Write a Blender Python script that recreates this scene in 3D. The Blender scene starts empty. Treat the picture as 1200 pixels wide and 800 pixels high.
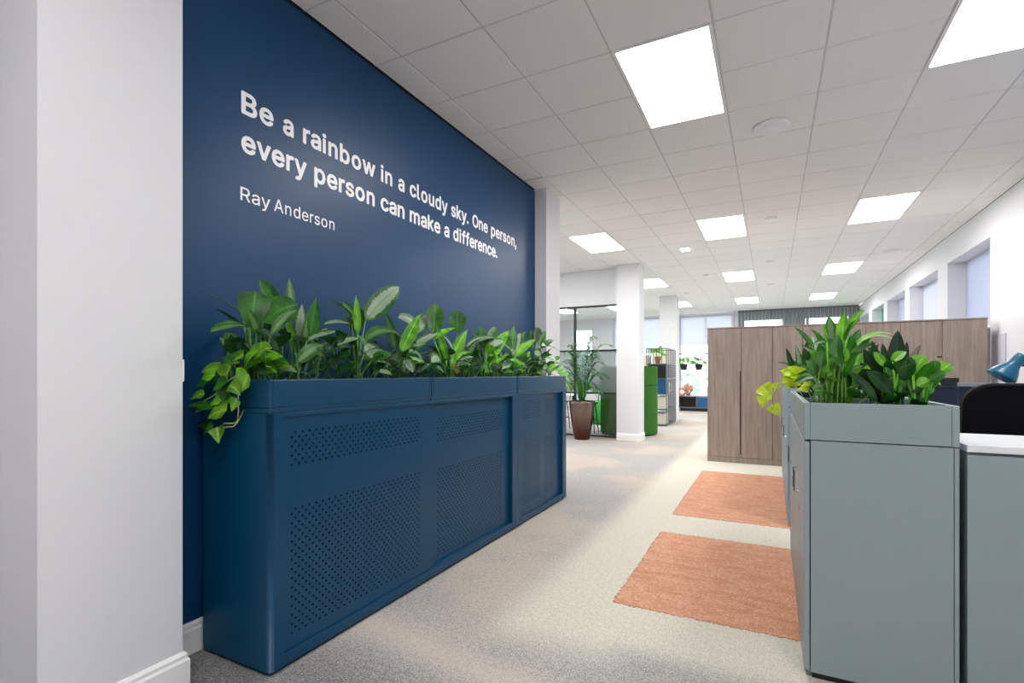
import bpy, math, random
from mathutils import Vector, Matrix
random.seed(7)
scn = bpy.context.scene
COL = scn.collection
H = 1.27            # eye height
CE = 3.314          # ceiling height
YAW = 0.4991        # camera turned left of the room's long axis
F, CX, V0 = 614.0, 569.0, 437.0
# ------------------------------------------------------------ camera
cd = bpy.data.cameras.new('camera'); cam = bpy.data.objects.new('camera', cd); COL.objects.link(cam)
cam.location = (0, 0, H); cam.rotation_euler = (math.pi/2, 0, YAW)
cd.sensor_fit = 'HORIZONTAL'; cd.sensor_width = 36; cd.lens = F/1200*36
cd.shift_x = (600-CX)/1200; cd.shift_y = (V0-400)/1200
cd.clip_start = 0.05; cd.clip_end = 200
scn.camera = cam
# ------------------------------------------------------------ world, exposure
w = bpy.data.worlds.new('sky'); scn.world = w; w.use_nodes = True
wn = w.node_tree.nodes; bg = wn['Background']
bg.inputs[0].default_value = (0.82, 0.91, 1.0, 1); bg.inputs[1].default_value = 2.6
PANEL = 12.0
scn.view_settings.view_transform = 'Standard'; scn.view_settings.look = 'None'
scn.view_settings.gamma = 1; scn.view_settings.use_curve_mapping = False
scn.view_settings.exposure = 0.95

# ------------------------------------------------------------ helpers
def srgb(r, g, b):
    f = lambda c: (c/255/12.92) if c/255 <= .04045 else ((c/255+.055)/1.055)**2.4
    return (f(r), f(g), f(b), 1)
class NT:
    def __init__(s, name):
        s.m = bpy.data.materials.new(name); s.m.use_nodes = True
        s.n = s.m.node_tree.nodes; s.l = s.m.node_tree.links; s.b = s.n['Principled BSDF']; s.out = s.n['Material Output']
    def node(s, t, **k):
        x = s.n.new(t)
        for a, v in k.items(): setattr(x, a, v)
        return x
    def link(s, a, b): s.l.new(a, b)
    def math(s, op, a, b=None, c=None):
        x = s.node('ShaderNodeMath', operation=op)
        for i, v in enumerate((a, b, c)):
            if v is None: continue
            if isinstance(v, (int, float)): x.inputs[i].default_value = v
            else: s.link(v, x.inputs[i])
        return x.outputs[0]
    def smooth(s, v, lo, hi):
        x = s.node('ShaderNodeMapRange', interpolation_type='SMOOTHSTEP'); s.link(v, x.inputs[0])
        x.inputs[1].default_value = lo; x.inputs[2].default_value = hi
        return x.outputs[0]
    def mix(s, f, a, b):
        x = s.node('ShaderNodeMix', data_type='RGBA')
        if isinstance(f, (int, float)): x.inputs[0].default_value = f
        else: s.link(f, x.inputs[0])
        for i, v in ((6, a), (7, b)):
            if isinstance(v, tuple): x.inputs[i].default_value = v
            else: s.link(v, x.inputs[i])
        return x.outputs[2]
    def noise(s, scale, detail=2, vec=None, rough=.5):
        x = s.node('ShaderNodeTexNoise'); x.inputs['Scale'].default_value = scale; x.inputs['Detail'].default_value = detail
        x.inputs['Roughness'].default_value = rough
        if vec is not None: s.link(vec, x.inputs['Vector'])
        return x.outputs[0]
    def pos(s): return s.node('ShaderNodeNewGeometry').outputs['Position']
    def scaled(s, v, sc):
        x = s.node('ShaderNodeVectorMath', operation='MULTIPLY'); s.link(v, x.inputs[0]); x.inputs[1].default_value = sc
        return x.outputs[0]
    def bump(s, h, strength=.2, dist=.01):
        x = s.node('ShaderNodeBump'); x.inputs['Strength'].default_value = strength; x.inputs['Distance'].default_value = dist
        s.link(h, x.inputs['Height']); s.link(x.outputs[0], s.b.inputs['Normal'])
def plain(name, col, rough=.5, metal=0, var=.06, nscale=6, bump=0, bscale=300, spec=.5):
    t = NT(name); n = t.noise(nscale, 3, t.pos())
    a = tuple(c*(1-var) for c in col[:3])+(1,); b = tuple(min(1, c*(1+var)) for c in col[:3])+(1,)
    t.link(t.mix(n, a, b), t.b.inputs['Base Color'])
    t.b.inputs['Roughness'].default_value = rough; t.b.inputs['Metallic'].default_value = metal
    t.b.inputs['Specular IOR Level'].default_value = spec
    if bump: t.bump(t.noise(bscale, 2, t.pos()), bump, .003)
    return t.m
M = {}
M['white_wall'] = plain('white_wall', srgb(220, 220, 223), .7, var=.02, bump=.05, bscale=120)
M['skirting'] = plain('skirting_gloss', srgb(240, 240, 240), .3, var=.01)
M['blue_wall'] = plain('blue_wall', srgb(0, 62, 104), .4, var=.05, nscale=2, bump=.03, bscale=200, spec=.36)
M['blue_steel'] = plain('blue_steel', srgb(0, 62, 94), .36, var=.03, nscale=3, bump=.02, bscale=500, spec=.36)
M['dark_void'] = plain('dark_void', srgb(6, 18, 32), .8)
M['grey_steel'] = plain('grey_steel', srgb(142, 157, 160), .42, var=.02, nscale=2, bump=.02, bscale=500)
M['bluegrey_steel'] = plain('bluegrey_steel', srgb(128, 150, 162), .42, var=.02, nscale=2)
M['white_top'] = plain('white_top', srgb(228, 232, 234), .35, var=.01)
M['tile'] = plain('tile_board', srgb(240, 238, 236), .85, var=.03, nscale=1.3, bump=.25, bscale=260)
M['grid'] = plain('grid_metal', srgb(205, 205, 205), .5, var=.03)
M['white_metal'] = plain('white_metal', srgb(238, 238, 238), .4, var=.01)
M['black_metal'] = plain('black_metal', srgb(18, 22, 26), .4)
M['black_fabric'] = plain('black_fabric', srgb(9, 9, 13), .85, var=.2, nscale=80, bump=.2, bscale=900, spec=.2)
M['navy_fabric'] = plain('navy_fabric', srgb(40, 47, 62), .9, var=.1, nscale=60, bump=.3, bscale=700, spec=.2)
M['green_felt'] = plain('green_felt', srgb(60, 108, 44), .95, var=.12, nscale=30, bump=.3, bscale=500, spec=.1)
M['chrome'] = plain('chrome', srgb(200, 200, 205), .2, metal=1, var=.02)
M['white_vinyl'] = plain('white_vinyl', srgb(250, 250, 250), .4, var=.01)
M['teal'] = plain('teal_blind', srgb(0, 140, 125), .7, var=.04)
M['lamp_blue'] = plain('lamp_blue', srgb(4, 88, 120), .32, var=.03)
M['blue_panel'] = plain('blue_panel', srgb(10, 82, 128), .5, var=.05)
M['dark_wood'] = plain('dark_cubby', srgb(62, 48, 44), .6, var=.1)
M['pink_clay'] = plain('pink_clay', srgb(196, 134, 120), .8, var=.08, nscale=20, bump=.3, bscale=150)
M['rack_metal'] = plain('rack_metal', srgb(95, 98, 102), .45, var=.05)
M['cream_board'] = plain('cream_board', srgb(222, 216, 200), .6, var=.04)
M['grey_slat'] = plain('grey_slat', srgb(128, 132, 140), .8, var=.1, nscale=9)
M['soil'] = plain('soil', srgb(42, 30, 22), .95, var=.4, nscale=50, bump=.8, bscale=120)
M['terracotta'] = plain('terracotta', srgb(150, 98, 60), .8, var=.1)
M['grass_green'] = plain('hedge_green', srgb(190, 200, 180), .8, var=.3, nscale=6)
M['pale_painted_shade'] = plain('pale_painted_shade', srgb(196, 196, 206), .8, var=.05)  # shadow tone painted as a colour, for the right wall
M['desk_top'] = plain('desk_top', srgb(214, 214, 210), .4, var=.02)
M['screen_rail'] = plain('screen_rail', srgb(120, 130, 134), .4, var=.02)
# bronze pot
t = NT('bronze_glaze'); n = t.noise(3, 4, t.pos()); s_ = t.node('ShaderNodeSeparateXYZ'); t.link(t.pos(), s_.inputs[0])
g = t.smooth(t.math('ADD', s_.outputs[2], t.math('MULTIPLY', n, .3)), .2, .75)
t.link(t.mix(g, srgb(84, 50, 40), srgb(128, 108, 100)), t.b.inputs['Base Color']); t.b.inputs['Roughness'].default_value = .24; t.b.inputs['Metallic'].default_value = .85
t.bump(t.noise(60, 3, t.pos()), .15, .003); M['bronze'] = t.m
# wood laminate
t = NT('taupe_wood'); p = t.pos(); v = t.scaled(p, (22, 22, 1.3)); n = t.noise(1.6, 6, v, .6); v2 = t.scaled(p, (90, 90, 2.5)); n2 = t.noise(1.5, 3, v2, .6)
c = t.mix(t.smooth(n, .3, .7), srgb(150, 132, 122), srgb(172, 156, 146)); c = t.mix(t.math('MULTIPLY', t.smooth(n2, .45, .75), .22), c, srgb(118, 100, 92))
t.link(c, t.b.inputs['Base Color']); t.b.inputs['Roughness'].default_value = .55; t.bump(n2, .15, .002); M['wood'] = t.m
# carpet
def carpet(name, orange):
    t = NT(name); p = t.pos()
    fine = t.noise(150, 3, p, .75); mid = t.noise(40, 3, p, .6); big = t.noise(.9, 3, p, .5)
    sx = t.node('ShaderNodeSeparateXYZ'); t.link(p, sx.inputs[0])
    wob = t.math('MULTIPLY', t.math('SUBTRACT', t.noise(110, 3, p, .8), .5), .34)
    X = t.math('ADD', sx.outputs[0], wob); Y = t.math('ADD', sx.outputs[1], wob)
    def band(c, lo, hi, s):
        a = t.smooth(c, lo-s, lo+s); b = t.math('SUBTRACT', 1.0, t.smooth(c, hi-s, hi+s)); return t.math('MULTIPLY', a, b)
    speck = t.smooth(t.math('ADD', t.math('MULTIPLY', fine, .8), t.math('MULTIPLY', mid, .2)), .38, .62)
    if orange:
        col = t.mix(speck, srgb(190, 128, 98), srgb(232, 184, 156))
        col = t.mix(t.math('MULTIPLY', t.smooth(t.noise(5, 4, t.scaled(p, (1, 3, 1)), .6), .4, .7), .55), col, srgb(190, 126, 96))
    else:
        grey = t.mix(speck, srgb(126, 125, 125), srgb(204, 200, 196))
        beige = t.mix(speck, srgb(164, 152, 141), srgb(212, 202, 190))
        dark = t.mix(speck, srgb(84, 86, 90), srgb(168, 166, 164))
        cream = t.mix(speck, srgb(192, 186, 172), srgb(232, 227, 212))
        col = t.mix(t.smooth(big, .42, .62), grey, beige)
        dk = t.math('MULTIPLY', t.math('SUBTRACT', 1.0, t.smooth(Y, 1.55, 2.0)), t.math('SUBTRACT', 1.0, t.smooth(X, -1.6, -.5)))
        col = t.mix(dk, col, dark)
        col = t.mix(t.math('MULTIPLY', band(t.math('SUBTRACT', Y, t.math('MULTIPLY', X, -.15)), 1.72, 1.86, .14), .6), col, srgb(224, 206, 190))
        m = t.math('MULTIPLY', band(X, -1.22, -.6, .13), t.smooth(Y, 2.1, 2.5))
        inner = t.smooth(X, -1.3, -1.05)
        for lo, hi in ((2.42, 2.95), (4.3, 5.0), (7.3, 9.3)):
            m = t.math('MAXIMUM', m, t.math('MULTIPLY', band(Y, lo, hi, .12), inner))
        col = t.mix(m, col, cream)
    t.link(col, t.b.inputs['Base Color']); t.b.inputs['Roughness'].default_value = .97; t.b.inputs['Specular IOR Level'].default_value = .15
    t.bump(t.math('ADD', fine, t.math('MULTIPLY', mid, .5)), .6, .006)
    return t.m
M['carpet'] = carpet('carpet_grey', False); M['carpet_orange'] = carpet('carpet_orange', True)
# glass
def glassy(name, tint, trans, rough=0.0, diff=None):
    t = NT(name); t.n.remove(t.b)
    tr = t.node('ShaderNodeBsdfTransparent'); tr.inputs[0].default_value = tint
    gl = t.node('ShaderNodeBsdfGlossy'); gl.inputs['Roughness'].default_value = .02
    fr = t.node('ShaderNodeFresnel'); fr.inputs[0].default_value = 1.45
    base = tr.outputs[0]
    if diff:
        d = t.node('ShaderNodeBsdfDiffuse'); nz = t.noise(2, 2, t.pos()); t.link(t.mix(nz, diff, tuple(x*.95 for x in diff[:3])+(1,)), d.inputs[0])
        tl = t.node('ShaderNodeBsdfTranslucent'); tl.inputs[0].default_value = diff
        a = t.node('ShaderNodeAddShader'); mm = t.node('ShaderNodeMixShader'); mm.inputs[0].default_value = .5; t.link(d.outputs[0], mm.inputs[1]); t.link(tl.outputs[0], mm.inputs[2])
        m2 = t.node('ShaderNodeMixShader'); m2.inputs[0].default_value = 1-trans; t.link(base, m2.inputs[1]); t.link(mm.outputs[0], m2.inputs[2]); base = m2.outputs[0]
    m = t.node('ShaderNodeMixShader'); t.link(fr.outputs[0], m.inputs[0]); t.link(base, m.inputs[1]); t.link(gl.outputs[0], m.inputs[2]); t.link(m.outputs[0], t.out.inputs[0])
    return t.m
M['glass'] = glassy('clear_glass', (.93, .96, .96, 1), 1)
M['frosted'] = glassy('frosted_glass', (.8, .86, .84, 1), .5, diff=srgb(190, 200, 202))
def fabric_blind(name, col, k):
    t = NT(name); t.n.remove(t.b); d = t.node('ShaderNodeBsdfDiffuse'); n = t.noise(400, 1, t.pos()); c = t.mix(n, tuple(x*.96 for x in col[:3])+(1,), col)
    t.link(c, d.inputs[0]); tl = t.node('ShaderNodeBsdfTranslucent'); t.link(c, tl.inputs[0]); m = t.node('ShaderNodeMixShader'); m.inputs[0].default_value = k
    t.link(d.outputs[0], m.inputs[1]); t.link(tl.outputs[0], m.inputs[2]); t.link(m.outputs[0], t.out.inputs[0]); return t.m
M['blind'] = fabric_blind('white_blind', srgb(240, 239, 245), .66)
M['lilac_blind'] = fabric_blind('lilac_blind', srgb(216, 219, 234), .42)
t = NT('panel_glow'); t.n.remove(t.b); e = t.node('ShaderNodeEmission'); e.inputs[0].default_value = (1, .985, .965, 1); e.inputs[1].default_value = PANEL
t.link(e.outputs[0], t.out.inputs[0]); M['glow'] = t.m
# leaves
def leafmat(name, g1, g2, silver=None, rough=.32, margin=.3, rib=None):
    t = NT(name); uv = t.node('ShaderNodeTexCoord').outputs['UV']; s = t.node('ShaderNodeSeparateXYZ'); t.link(uv, s.inputs[0])
    au = t.math('ABSOLUTE', t.math('SUBTRACT', s.outputs[0], .5))
    p = t.pos(); n = t.noise(18, 3, p); nf = t.noise(70, 3, p)
    col = t.mix(t.smooth(n, .3, .7), g1, g2)
    veins = t.node('ShaderNodeTexWave'); veins.inputs['Scale'].default_value = 5; veins.inputs['Distortion'].default_value = 1
    cv = t.node('ShaderNodeCombineXYZ'); t.link(t.math('SUBTRACT', s.outputs[1], t.math('MULTIPLY', au, .8)), cv.inputs[0]); t.link(cv.outputs[0], veins.inputs[0])
    if silver:
        k = t.smooth(t.math('ADD', au, t.math('MULTIPLY', t.math('SUBTRACT', nf, .5), .35)), margin+.05, margin-.05)
        k = t.math('MULTIPLY', k, t.smooth(s.outputs[1], .02, .15)); k = t.math('MULTIPLY', k, t.math('ADD', .55, t.math('MULTIPLY', veins.outputs[1], .4)))
        col = t.mix(k, col, silver)
    r = rib or tuple(min(1, c*1.8+.02) for c in g2[:3])+(1,)
    k = t.math('MULTIPLY', t.smooth(au, .05, .015), .6); col = t.mix(k, col, r)
    t.link(col, t.b.inputs['Base Color']); t.b.inputs['Roughness'].default_value = rough
    t.bump(veins.outputs[1], .2, .004)
    tl = t.node('ShaderNodeBsdfTranslucent'); t.link(t.mix(.5, col, tuple(min(1, c*2) for c in g2[:3])+(1,)), tl.inputs[0])
    m = t.node('ShaderNodeMixShader'); m.inputs[0].default_value = .16; t.link(t.b.outputs[0], m.inputs[1]); t.link(tl.outputs[0], m.inputs[2]); t.link(m.outputs[0], t.out.inputs[0])
    return t.m
M['leaf_green'] = leafmat('leaf_green', srgb(20, 76, 12), srgb(52, 124, 24))
M['leaf_dark'] = leafmat('leaf_dark', srgb(14, 48, 16), srgb(30, 80, 24))
M['leaf_bright'] = leafmat('leaf_bright', srgb(62, 142, 14), srgb(128, 198, 48))
M['leaf_silver'] = leafmat('leaf_silver', srgb(26, 78, 22), srgb(52, 112, 34), srgb(170, 190, 162), margin=.3)
M['leaf_silver_soft'] = leafmat('leaf_silver_soft', srgb(34, 88, 24), srgb(60, 118, 40), srgb(120, 156, 104), margin=.2)
M['leaf_lime'] = leafmat('leaf_lime', srgb(160, 196, 14), srgb(214, 234, 56))
M['leaf_pothos'] = leafmat('leaf_pothos', srgb(60, 118, 16), srgb(110, 165, 36), srgb(150, 180, 70), margin=.1)
M['leaf_sans'] = leafmat('leaf_sansevieria', srgb(18, 44, 26), srgb(36, 66, 38), rough=.35)
M['leaf_pinkish'] = leafmat('leaf_pale_margin', srgb(70, 84, 72), srgb(150, 130, 122))
M['leaf_palm'] = leafmat('leaf_palm', srgb(28, 74, 24), srgb(72, 132, 50))
M['leaf_yellow'] = leafmat('leaf_yellow', srgb(190, 150, 20), srgb(215, 180, 40))
M['stem'] = plain('stem_green', srgb(96, 140, 50), .5, var=.2, nscale=20)
M['vine'] = plain('vine_pale', srgb(170, 180, 110), .5, var=.15, nscale=20)
M['foliage_far'] = leafmat('leaf_far', srgb(70, 130, 50), srgb(140, 190, 90))
M['foliage_pale'] = leafmat('leaf_pale', srgb(150, 185, 140), srgb(205, 222, 190))

class MB:
    def __init__(s): s.v = []; s.f = []; s.uv = {}
    def add(s, vs, fs):
        o = len(s.v); s.v += [tuple(v) for v in vs]; s.f += [tuple(i+o for i in f) for f in fs]; return s
    def box(s, x0, x1, y0, y1, z0, z1):
        x0, x1 = sorted((x0, x1)); y0, y1 = sorted((y0, y1)); z0, z1 = sorted((z0, z1))
        return s.add([(x0,y0,z0),(x1,y0,z0),(x1,y1,z0),(x0,y1,z0),(x0,y0,z1),(x1,y0,z1),(x1,y1,z1),(x0,y1,z1)],
                     [(0,3,2,1),(4,5,6,7),(0,1,5,4),(1,2,6,5),(2,3,7,6),(3,0,4,7)])
    def tube(s, pts, r, n=6, r2=None):
        pts = [Vector(p) for p in pts]; m = len(pts); vs = []; fs = []
        up = Vector((0, 0, 1)); 
        for i, p in enumerate(pts):
            t = (pts[min(i+1, m-1)]-pts[max(i-1, 0)]).normalized()
            a = t.cross(up if abs(t.z) < .95 else Vector((1, 0, 0))).normalized(); b = t.cross(a)
            rr = r if r2 is None else r+(r2-r)*i/(m-1)
            for k in range(n):
                an = 2*math.pi*k/n; vs.append(p+a*math.cos(an)*rr+b*math.sin(an)*rr)
        for i in range(m-1):
            for k in range(n): fs.append((i*n+k, i*n+(k+1) % n, (i+1)*n+(k+1) % n, (i+1)*n+k))
        fs.append(tuple(range(n))[::-1]); fs.append(tuple((m-1)*n+k for k in range(n)))
        return s.add(vs, fs)
    def lathe(s, c, prof, n=24):
        vs = []; fs = []; m = len(prof)
        for r, z in prof:
            for k in range(n): a = 2*math.pi*k/n; vs.append((c[0]+r*math.cos(a), c[1]+r*math.sin(a), c[2]+z))
        for i in range(m-1):
            for k in range(n): fs.append((i*n+k, i*n+(k+1) % n, (i+1)*n+(k+1) % n, (i+1)*n+k))
        fs.append(tuple(range(n))[::-1]); fs.append(tuple((m-1)*n+k for k in range(n)))
        return s.add(vs, fs)
    def build(s, name, mat, parent=None, bevel=0, smooth=False, loc=None):
        me = bpy.data.meshes.new(name)
        vs = s.v
        if loc: vs = [(a-loc[0], b-loc[1], c-loc[2]) for a, b, c in vs]
        me.from_pydata(vs, [], s.f); me.materials.append(mat); me.update()
        o = bpy.data.objects.new(name, me); COL.objects.link(o)
        if loc and not parent: o.location = loc
        if parent: o.parent = parent; o.matrix_parent_inverse = INV.get(parent.name, Matrix())
        if bevel:
            b = o.modifiers.new('bevel', 'BEVEL'); b.width = bevel; b.segments = 2; b.limit_method = 'ANGLE'; b.harden_normals = False
        if smooth:
            for p in me.polygons: p.use_smooth = True
        return o
INV = {}
def box(*a): return MB().box(*a)
def tag(o, label=None, cat=None, group=None, kind=None):
    for k, v in (('label', label), ('category', cat), ('group', group), ('kind', kind)):
        if v: o[k] = v
    return o
def thing(name, loc, label, cat, group=None):
    o = bpy.data.objects.new(name, None); COL.objects.link(o); o.location = loc; o.empty_display_size = .1
    INV[o.name] = Matrix.Translation(Vector(loc)).inverted()
    return tag(o, label, cat, group)
def struct(name, mb, mat, **k): return tag(mb.build(name, mat, **k), kind='structure')

# ------------------------------------------------------------ structure: floor, walls
XL, XW, XR = -8.0, -2.32, 2.33
YB, YW, YF = -2.3, 5.4, 19.3
struct('floor', box(XL, XR+.3, YB, YF+.2, -.1, 0), M['carpet'])
struct('wall_left', box(XW-.6, XW-.3, YB, .8, 0, CE), M['white_wall'])
bw = struct('wall_blue', box(XW-.3, XW, 1.28, YW, 0, 3.297), M['blue_wall'])
struct('trim_1_shadow_line', box(XW-.3, XW-.012, 1.28, YW, 3.297, 3.33), M['dark_void'])  # dark colour stands in for the shadow line under the ceiling
struct('trim_2', box(XW-.3, XW+.004, YW-.012, YW, 0, CE-.02), M['blue_wall'])
def skirt(name, pts, h=.14, parent=None):   # moulded skirting board swept along a wall line, pts = outer wall line, room on its right
    prof = [(0, 0), (.02, 0), (.02, h-.035), (.014, h-.025), (.014, h-.012), (.006, h), (0, h)]
    mb = MB(); n = len(prof); P = [Vector(p) for p in pts]; rows = []
    for i, p in enumerate(P):
        a = (P[i]-P[i-1]).normalized() if i else (P[1]-P[0]).normalized(); b = (P[i+1]-P[i]).normalized() if i < len(P)-1 else a
        na = Vector((a.y, -a.x)); nb = Vector((b.y, -b.x)); m = (na+nb); m = m/(m.dot(na)) if m.length > .01 else na
        rows.append([(p.x+m.x*d, p.y+m.y*d, z) for d, z in prof])
    vs = sum(rows, []); fs = []
    for i in range(len(P)-1):
        for k in range(n-1): fs.append((i*n+k, (i+1)*n+k, (i+1)*n+k+1, i*n+k+1))
    fs.append(tuple(range(n))); fs.append(tuple((len(P)-1)*n+k for k in range(n))[::-1])
    mb.add(vs, fs); return struct(name, mb, M['skirting'])
struct('pillar_left', box(XW-.3, -2.1, .80, 1.28, 0, CE), M['white_wall'])
skirt('baseboard_left', [(XW-.3, .8), (-2.1, .8), (-2.1, 1.28), (XW, 1.28), (XW, 5.4)])
struct('pillar_wall_end', box(-2.62, -2.18, YW, 5.82, 0, CE), M['white_wall'])
skirt('baseboard_pillar', [(-2.32, YW), (-2.18, YW), (-2.18, 5.82), (-2.6, 5.82)])
struct('pillar_corridor', box(-2.57, -2.15, 9.9, 10.32, 0, CE), M['white_wall'])
skirt('baseboard_corridor', [(-2.57, 9.9), (-2.15, 9.9), (-2.15, 10.32)])
struct('pillar_far', box(-2.62, -2.19, 14.5, 14.95, 0, CE), M['white_wall'])
struct('wall_side_room', box(XL, XW-.3, YW, YW+.3, 0, CE), M['white_wall'])
# (the far left wall with its added windows follows below)
struct('wall_behind', box(XW-.6, XR, YB-.2, YB, 0, CE), M['white_wall'])
struct('wall_bulkhead', box(XL, -2.57, 10.2, 10.36, 2.62, CE), M['white_wall'])
# right wall with window recesses
def wall_with_holes(name, axis, at, thick, lo, hi, holes, mat):
    mb = MB(); c = lo
    def B(a, b, z0, z1):
        if b-a < 1e-4 or z1-z0 < 1e-4: return
        if axis == 'x': mb.box(at, at+thick, a, b, z0, z1)
        else: mb.box(a, b, at, at+thick, z0, z1)
    for a, b, z0, z1 in holes:
        B(c, a, 0, CE); B(a, b, 0, z0); B(a, b, z1, CE); c = b
    B(c, hi, 0, CE); return struct(name, mb, mat)
lw = [(7.0, 9.0, .9, 2.9), (11.0, 13.4, .9, 2.9), (14.4, 16.8, .9, 2.9)]  # unseen windows, added to bring daylight into the glazed room
wall_with_holes('wall_far_left', 'x', XL-.3, .3, YW, YF, lw, M['white_wall'])
rw = [(1.3, 3.1, .9, 2.92), (3.6, 5.4, .9, 2.92), (8.5, 10.25, .9, 2.92), (10.78, 12.75, .9, 2.92), (13.1, 14.9, .9, 2.92), (15.35, 17.0, .9, 2.92), (17.5, 18.9, .9, 2.92)]
wall_with_holes('wall_right', 'x', XR, .34, YB, YF+.3, rw, M['white_wall'])
fw = [(-6.7, -5.95, .5, 2.95), (-5.15, -3.3, .5, 3.25), (-2.82, -1.12, .5, 3.25), (-.88, .35, .9, 3.05), (.9, 2.12, .9, 3.05)]
wall_with_holes('wall_far', 'y', YF, .3, XL, XR+.3, fw, M['white_wall'])
def window(name, axis, at, a, b, z0, z1, nm=2, blind=None, bm='blind', rail=None):
    # frame, mullions, panes; optional roller blind down to height `blind`
    fr = MB(); t = .05
    def B(mb, p, q, za, zb, d0, d1):
        if axis == 'x': mb.box(at+d0, at+d1, p, q, za, zb)
        else: mb.box(p, q, at+d0, at+d1, za, zb)
    B(fr, a, b, z0, z0+t, .0, .05); B(fr, a, b, z1-t, z1, .0, .05)
    for k in range(nm+1):
        c = a+(b-a-t)*k/nm; B(fr, c, c+t, z0+t, z1-t, 0, .05)
    if rail: B(fr, a, b, rail, rail+.05, 0, .05)
    f = struct(name, fr, M['white_metal'])
    for k in range(nm):
        mb = MB(); p = a+(b-a-t)*k/nm+t; q = a+(b-a-t)*(k+1)/nm; B(mb, p, q, z0+t, z1-t, .02, .026); mb.build('pane', M['glass'], f)
    if blind is not None:
        for k in range(nm):
            mb = MB(); p = a+(b-a)*k/nm+.02; q = a+(b-a)*(k+1)/nm-.02; B(mb, p, q, blind, z1, -.04, -.037); mb.build('roller_blind', M[bm], f)
            mb = MB(); B(mb, p, q, blind-.02, blind+.012, -.046, -.03); mb.build('blind_bar', M['white_metal'], f)
    return f
blinds = [.95, .95, 1.9, 1.6, 1.6, 1.2, 1.2]; mats = ['lilac_blind']*5+['teal', 'teal']
for i, (a, b, z0, z1) in enumerate(rw): window('window_%d' % (i+1), 'x', XR+.25, a, b, z0, z1, 1, blinds[i], mats[i])
for i, (a, b, z0, z1) in enumerate(lw): window('window_%d' % (i+20), 'x', XL-.25, a, b, z0, z1, 2)  # added daylight openings, out of view
fb = [None, 2.0, 2.27, None, None]
for i, (a, b, z0, z1) in enumerate(fw): window('window_%d' % (i+10), 'y', YF+.15, a, b, z0, z1, [1, 2, 2, 1, 1][i], fb[i], 'blind', [None, None, None, 2.3, 2.3][i])

# ------------------------------------------------------------ ceiling: slab, grid bars, tiles, light panels
struct('ceiling', box(XL, XR+.3, YB-.2, YF+.3, CE+.12, CE+.2), M['dark_void'])
TX0, TY0, TS = -2.1, 2.715, .6
xs = [XL]+[TX0+TS*k for k in range(-9, 8)]+[XR]
ys = [YB]+[TY0+TS*k for k in range(-8, 28)]+[YF]
def lit(x, y):       # light panels: every third column, two tiles long, every 4.2 m
    kx = round((x-(-.9))/TS); ky = math.floor((y-3.315)/TS+1e-6)
    return kx % 3 == 0 and ky % 7 in (0, 1)
def proj(x, y, z):
    r = x*math.cos(YAW)+y*math.sin(YAW); d = -x*math.sin(YAW)+y*math.cos(YAW)
    return (CX+F*r/d, V0-F*(z-H)/d) if d > .05 else None
bars = MB()
for x in xs[1:-1]:
    y0 = YB if x > XW else YW+.3
    bars.box(x-.012, x+.012, y0, YF, CE+.004, CE+.02)
for y in ys[1:-1]:
    x0 = XW if y < YW+.3 else XL
    bars.box(x0, XR, y-.012, y+.012, CE+.005, CE+.019)
tag(bars.build('trim_3', M['grid']), kind='structure')
cells = []; panels = []
for i in range(len(xs)-1):
    for j in range(len(ys)-1):
        x0, x1, y0, y1 = xs[i], xs[i+1], ys[j], ys[j+1]
        if x1-x0 < .04 or y1-y0 < .04: continue
        if y0 < YW and x0 < TX0-.01: 
            if i != xs.index(TX0)-1: continue
            x0 = XW
        if x1-x0 < .04: continue
        full = abs(x1-x0-.6) < .01 and abs(y1-y0-.6) < .01
        if full and lit(x0, y0+.01):
            if y0 < -1.6: cells.append((x0, x1, y0, y1)); continue
            ky = math.floor((y0+.01-3.315)/TS+1e-6) % 7
            if ky == 0: panels.append((x0, y0))
            continue
        cells.append((x0, x1, y0, y1))
def vis(c):
    n = 0
    for x in (c[0], (c[0]+c[1])/2, c[1]):
        for y in (c[2], c[3]):
            q = proj(x, y, CE)
            if q and 0 <= q[0] <= 1200 and 0 <= q[1] <= 800: n += 1
    if not n: return 0
    if c[0] < XW+.01 and c[2] > YW-.1:   # left of the corridor: only what shows past the wall end
        q = proj(c[1], c[2], CE)
        if not q or q[0] < 640: return 0
    return 1
cells.sort(key=lambda c: (-vis(c), abs(c[2])+abs(c[0])*.3))
tiles = bpy.data.objects['ceiling']; rest = MB(); shared = {}
def tilemesh(wx, wy):
    k = (round(wx, 3), round(wy, 3))
    if k not in shared:
        a, b = wx/2-.0035, wy/2-.0035; e = .005
        vs = [(-a, -b, .012), (a, -b, .012), (a, b, .012), (-a, b, .012), (-a, -b, e), (a, -b, e), (a, b, e), (-a, b, e), (-a+e, -b+e, 0), (a-e, -b+e, 0), (a-e, b-e, 0), (-a+e, b-e, 0)]
        fs = [(0, 1, 2, 3), (0, 4, 5, 1), (1, 5, 6, 2), (2, 6, 7, 3), (3, 7, 4, 0), (4, 8, 9, 5), (5, 9, 10, 6), (6, 10, 11, 7), (7, 11, 8, 4), (8, 11, 10, 9)]
        me = bpy.data.meshes.new('ceiling_tile'); me.from_pydata(vs, [], fs); me.materials.append(M['tile']); shared[k] = me
    return shared[k]
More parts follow.
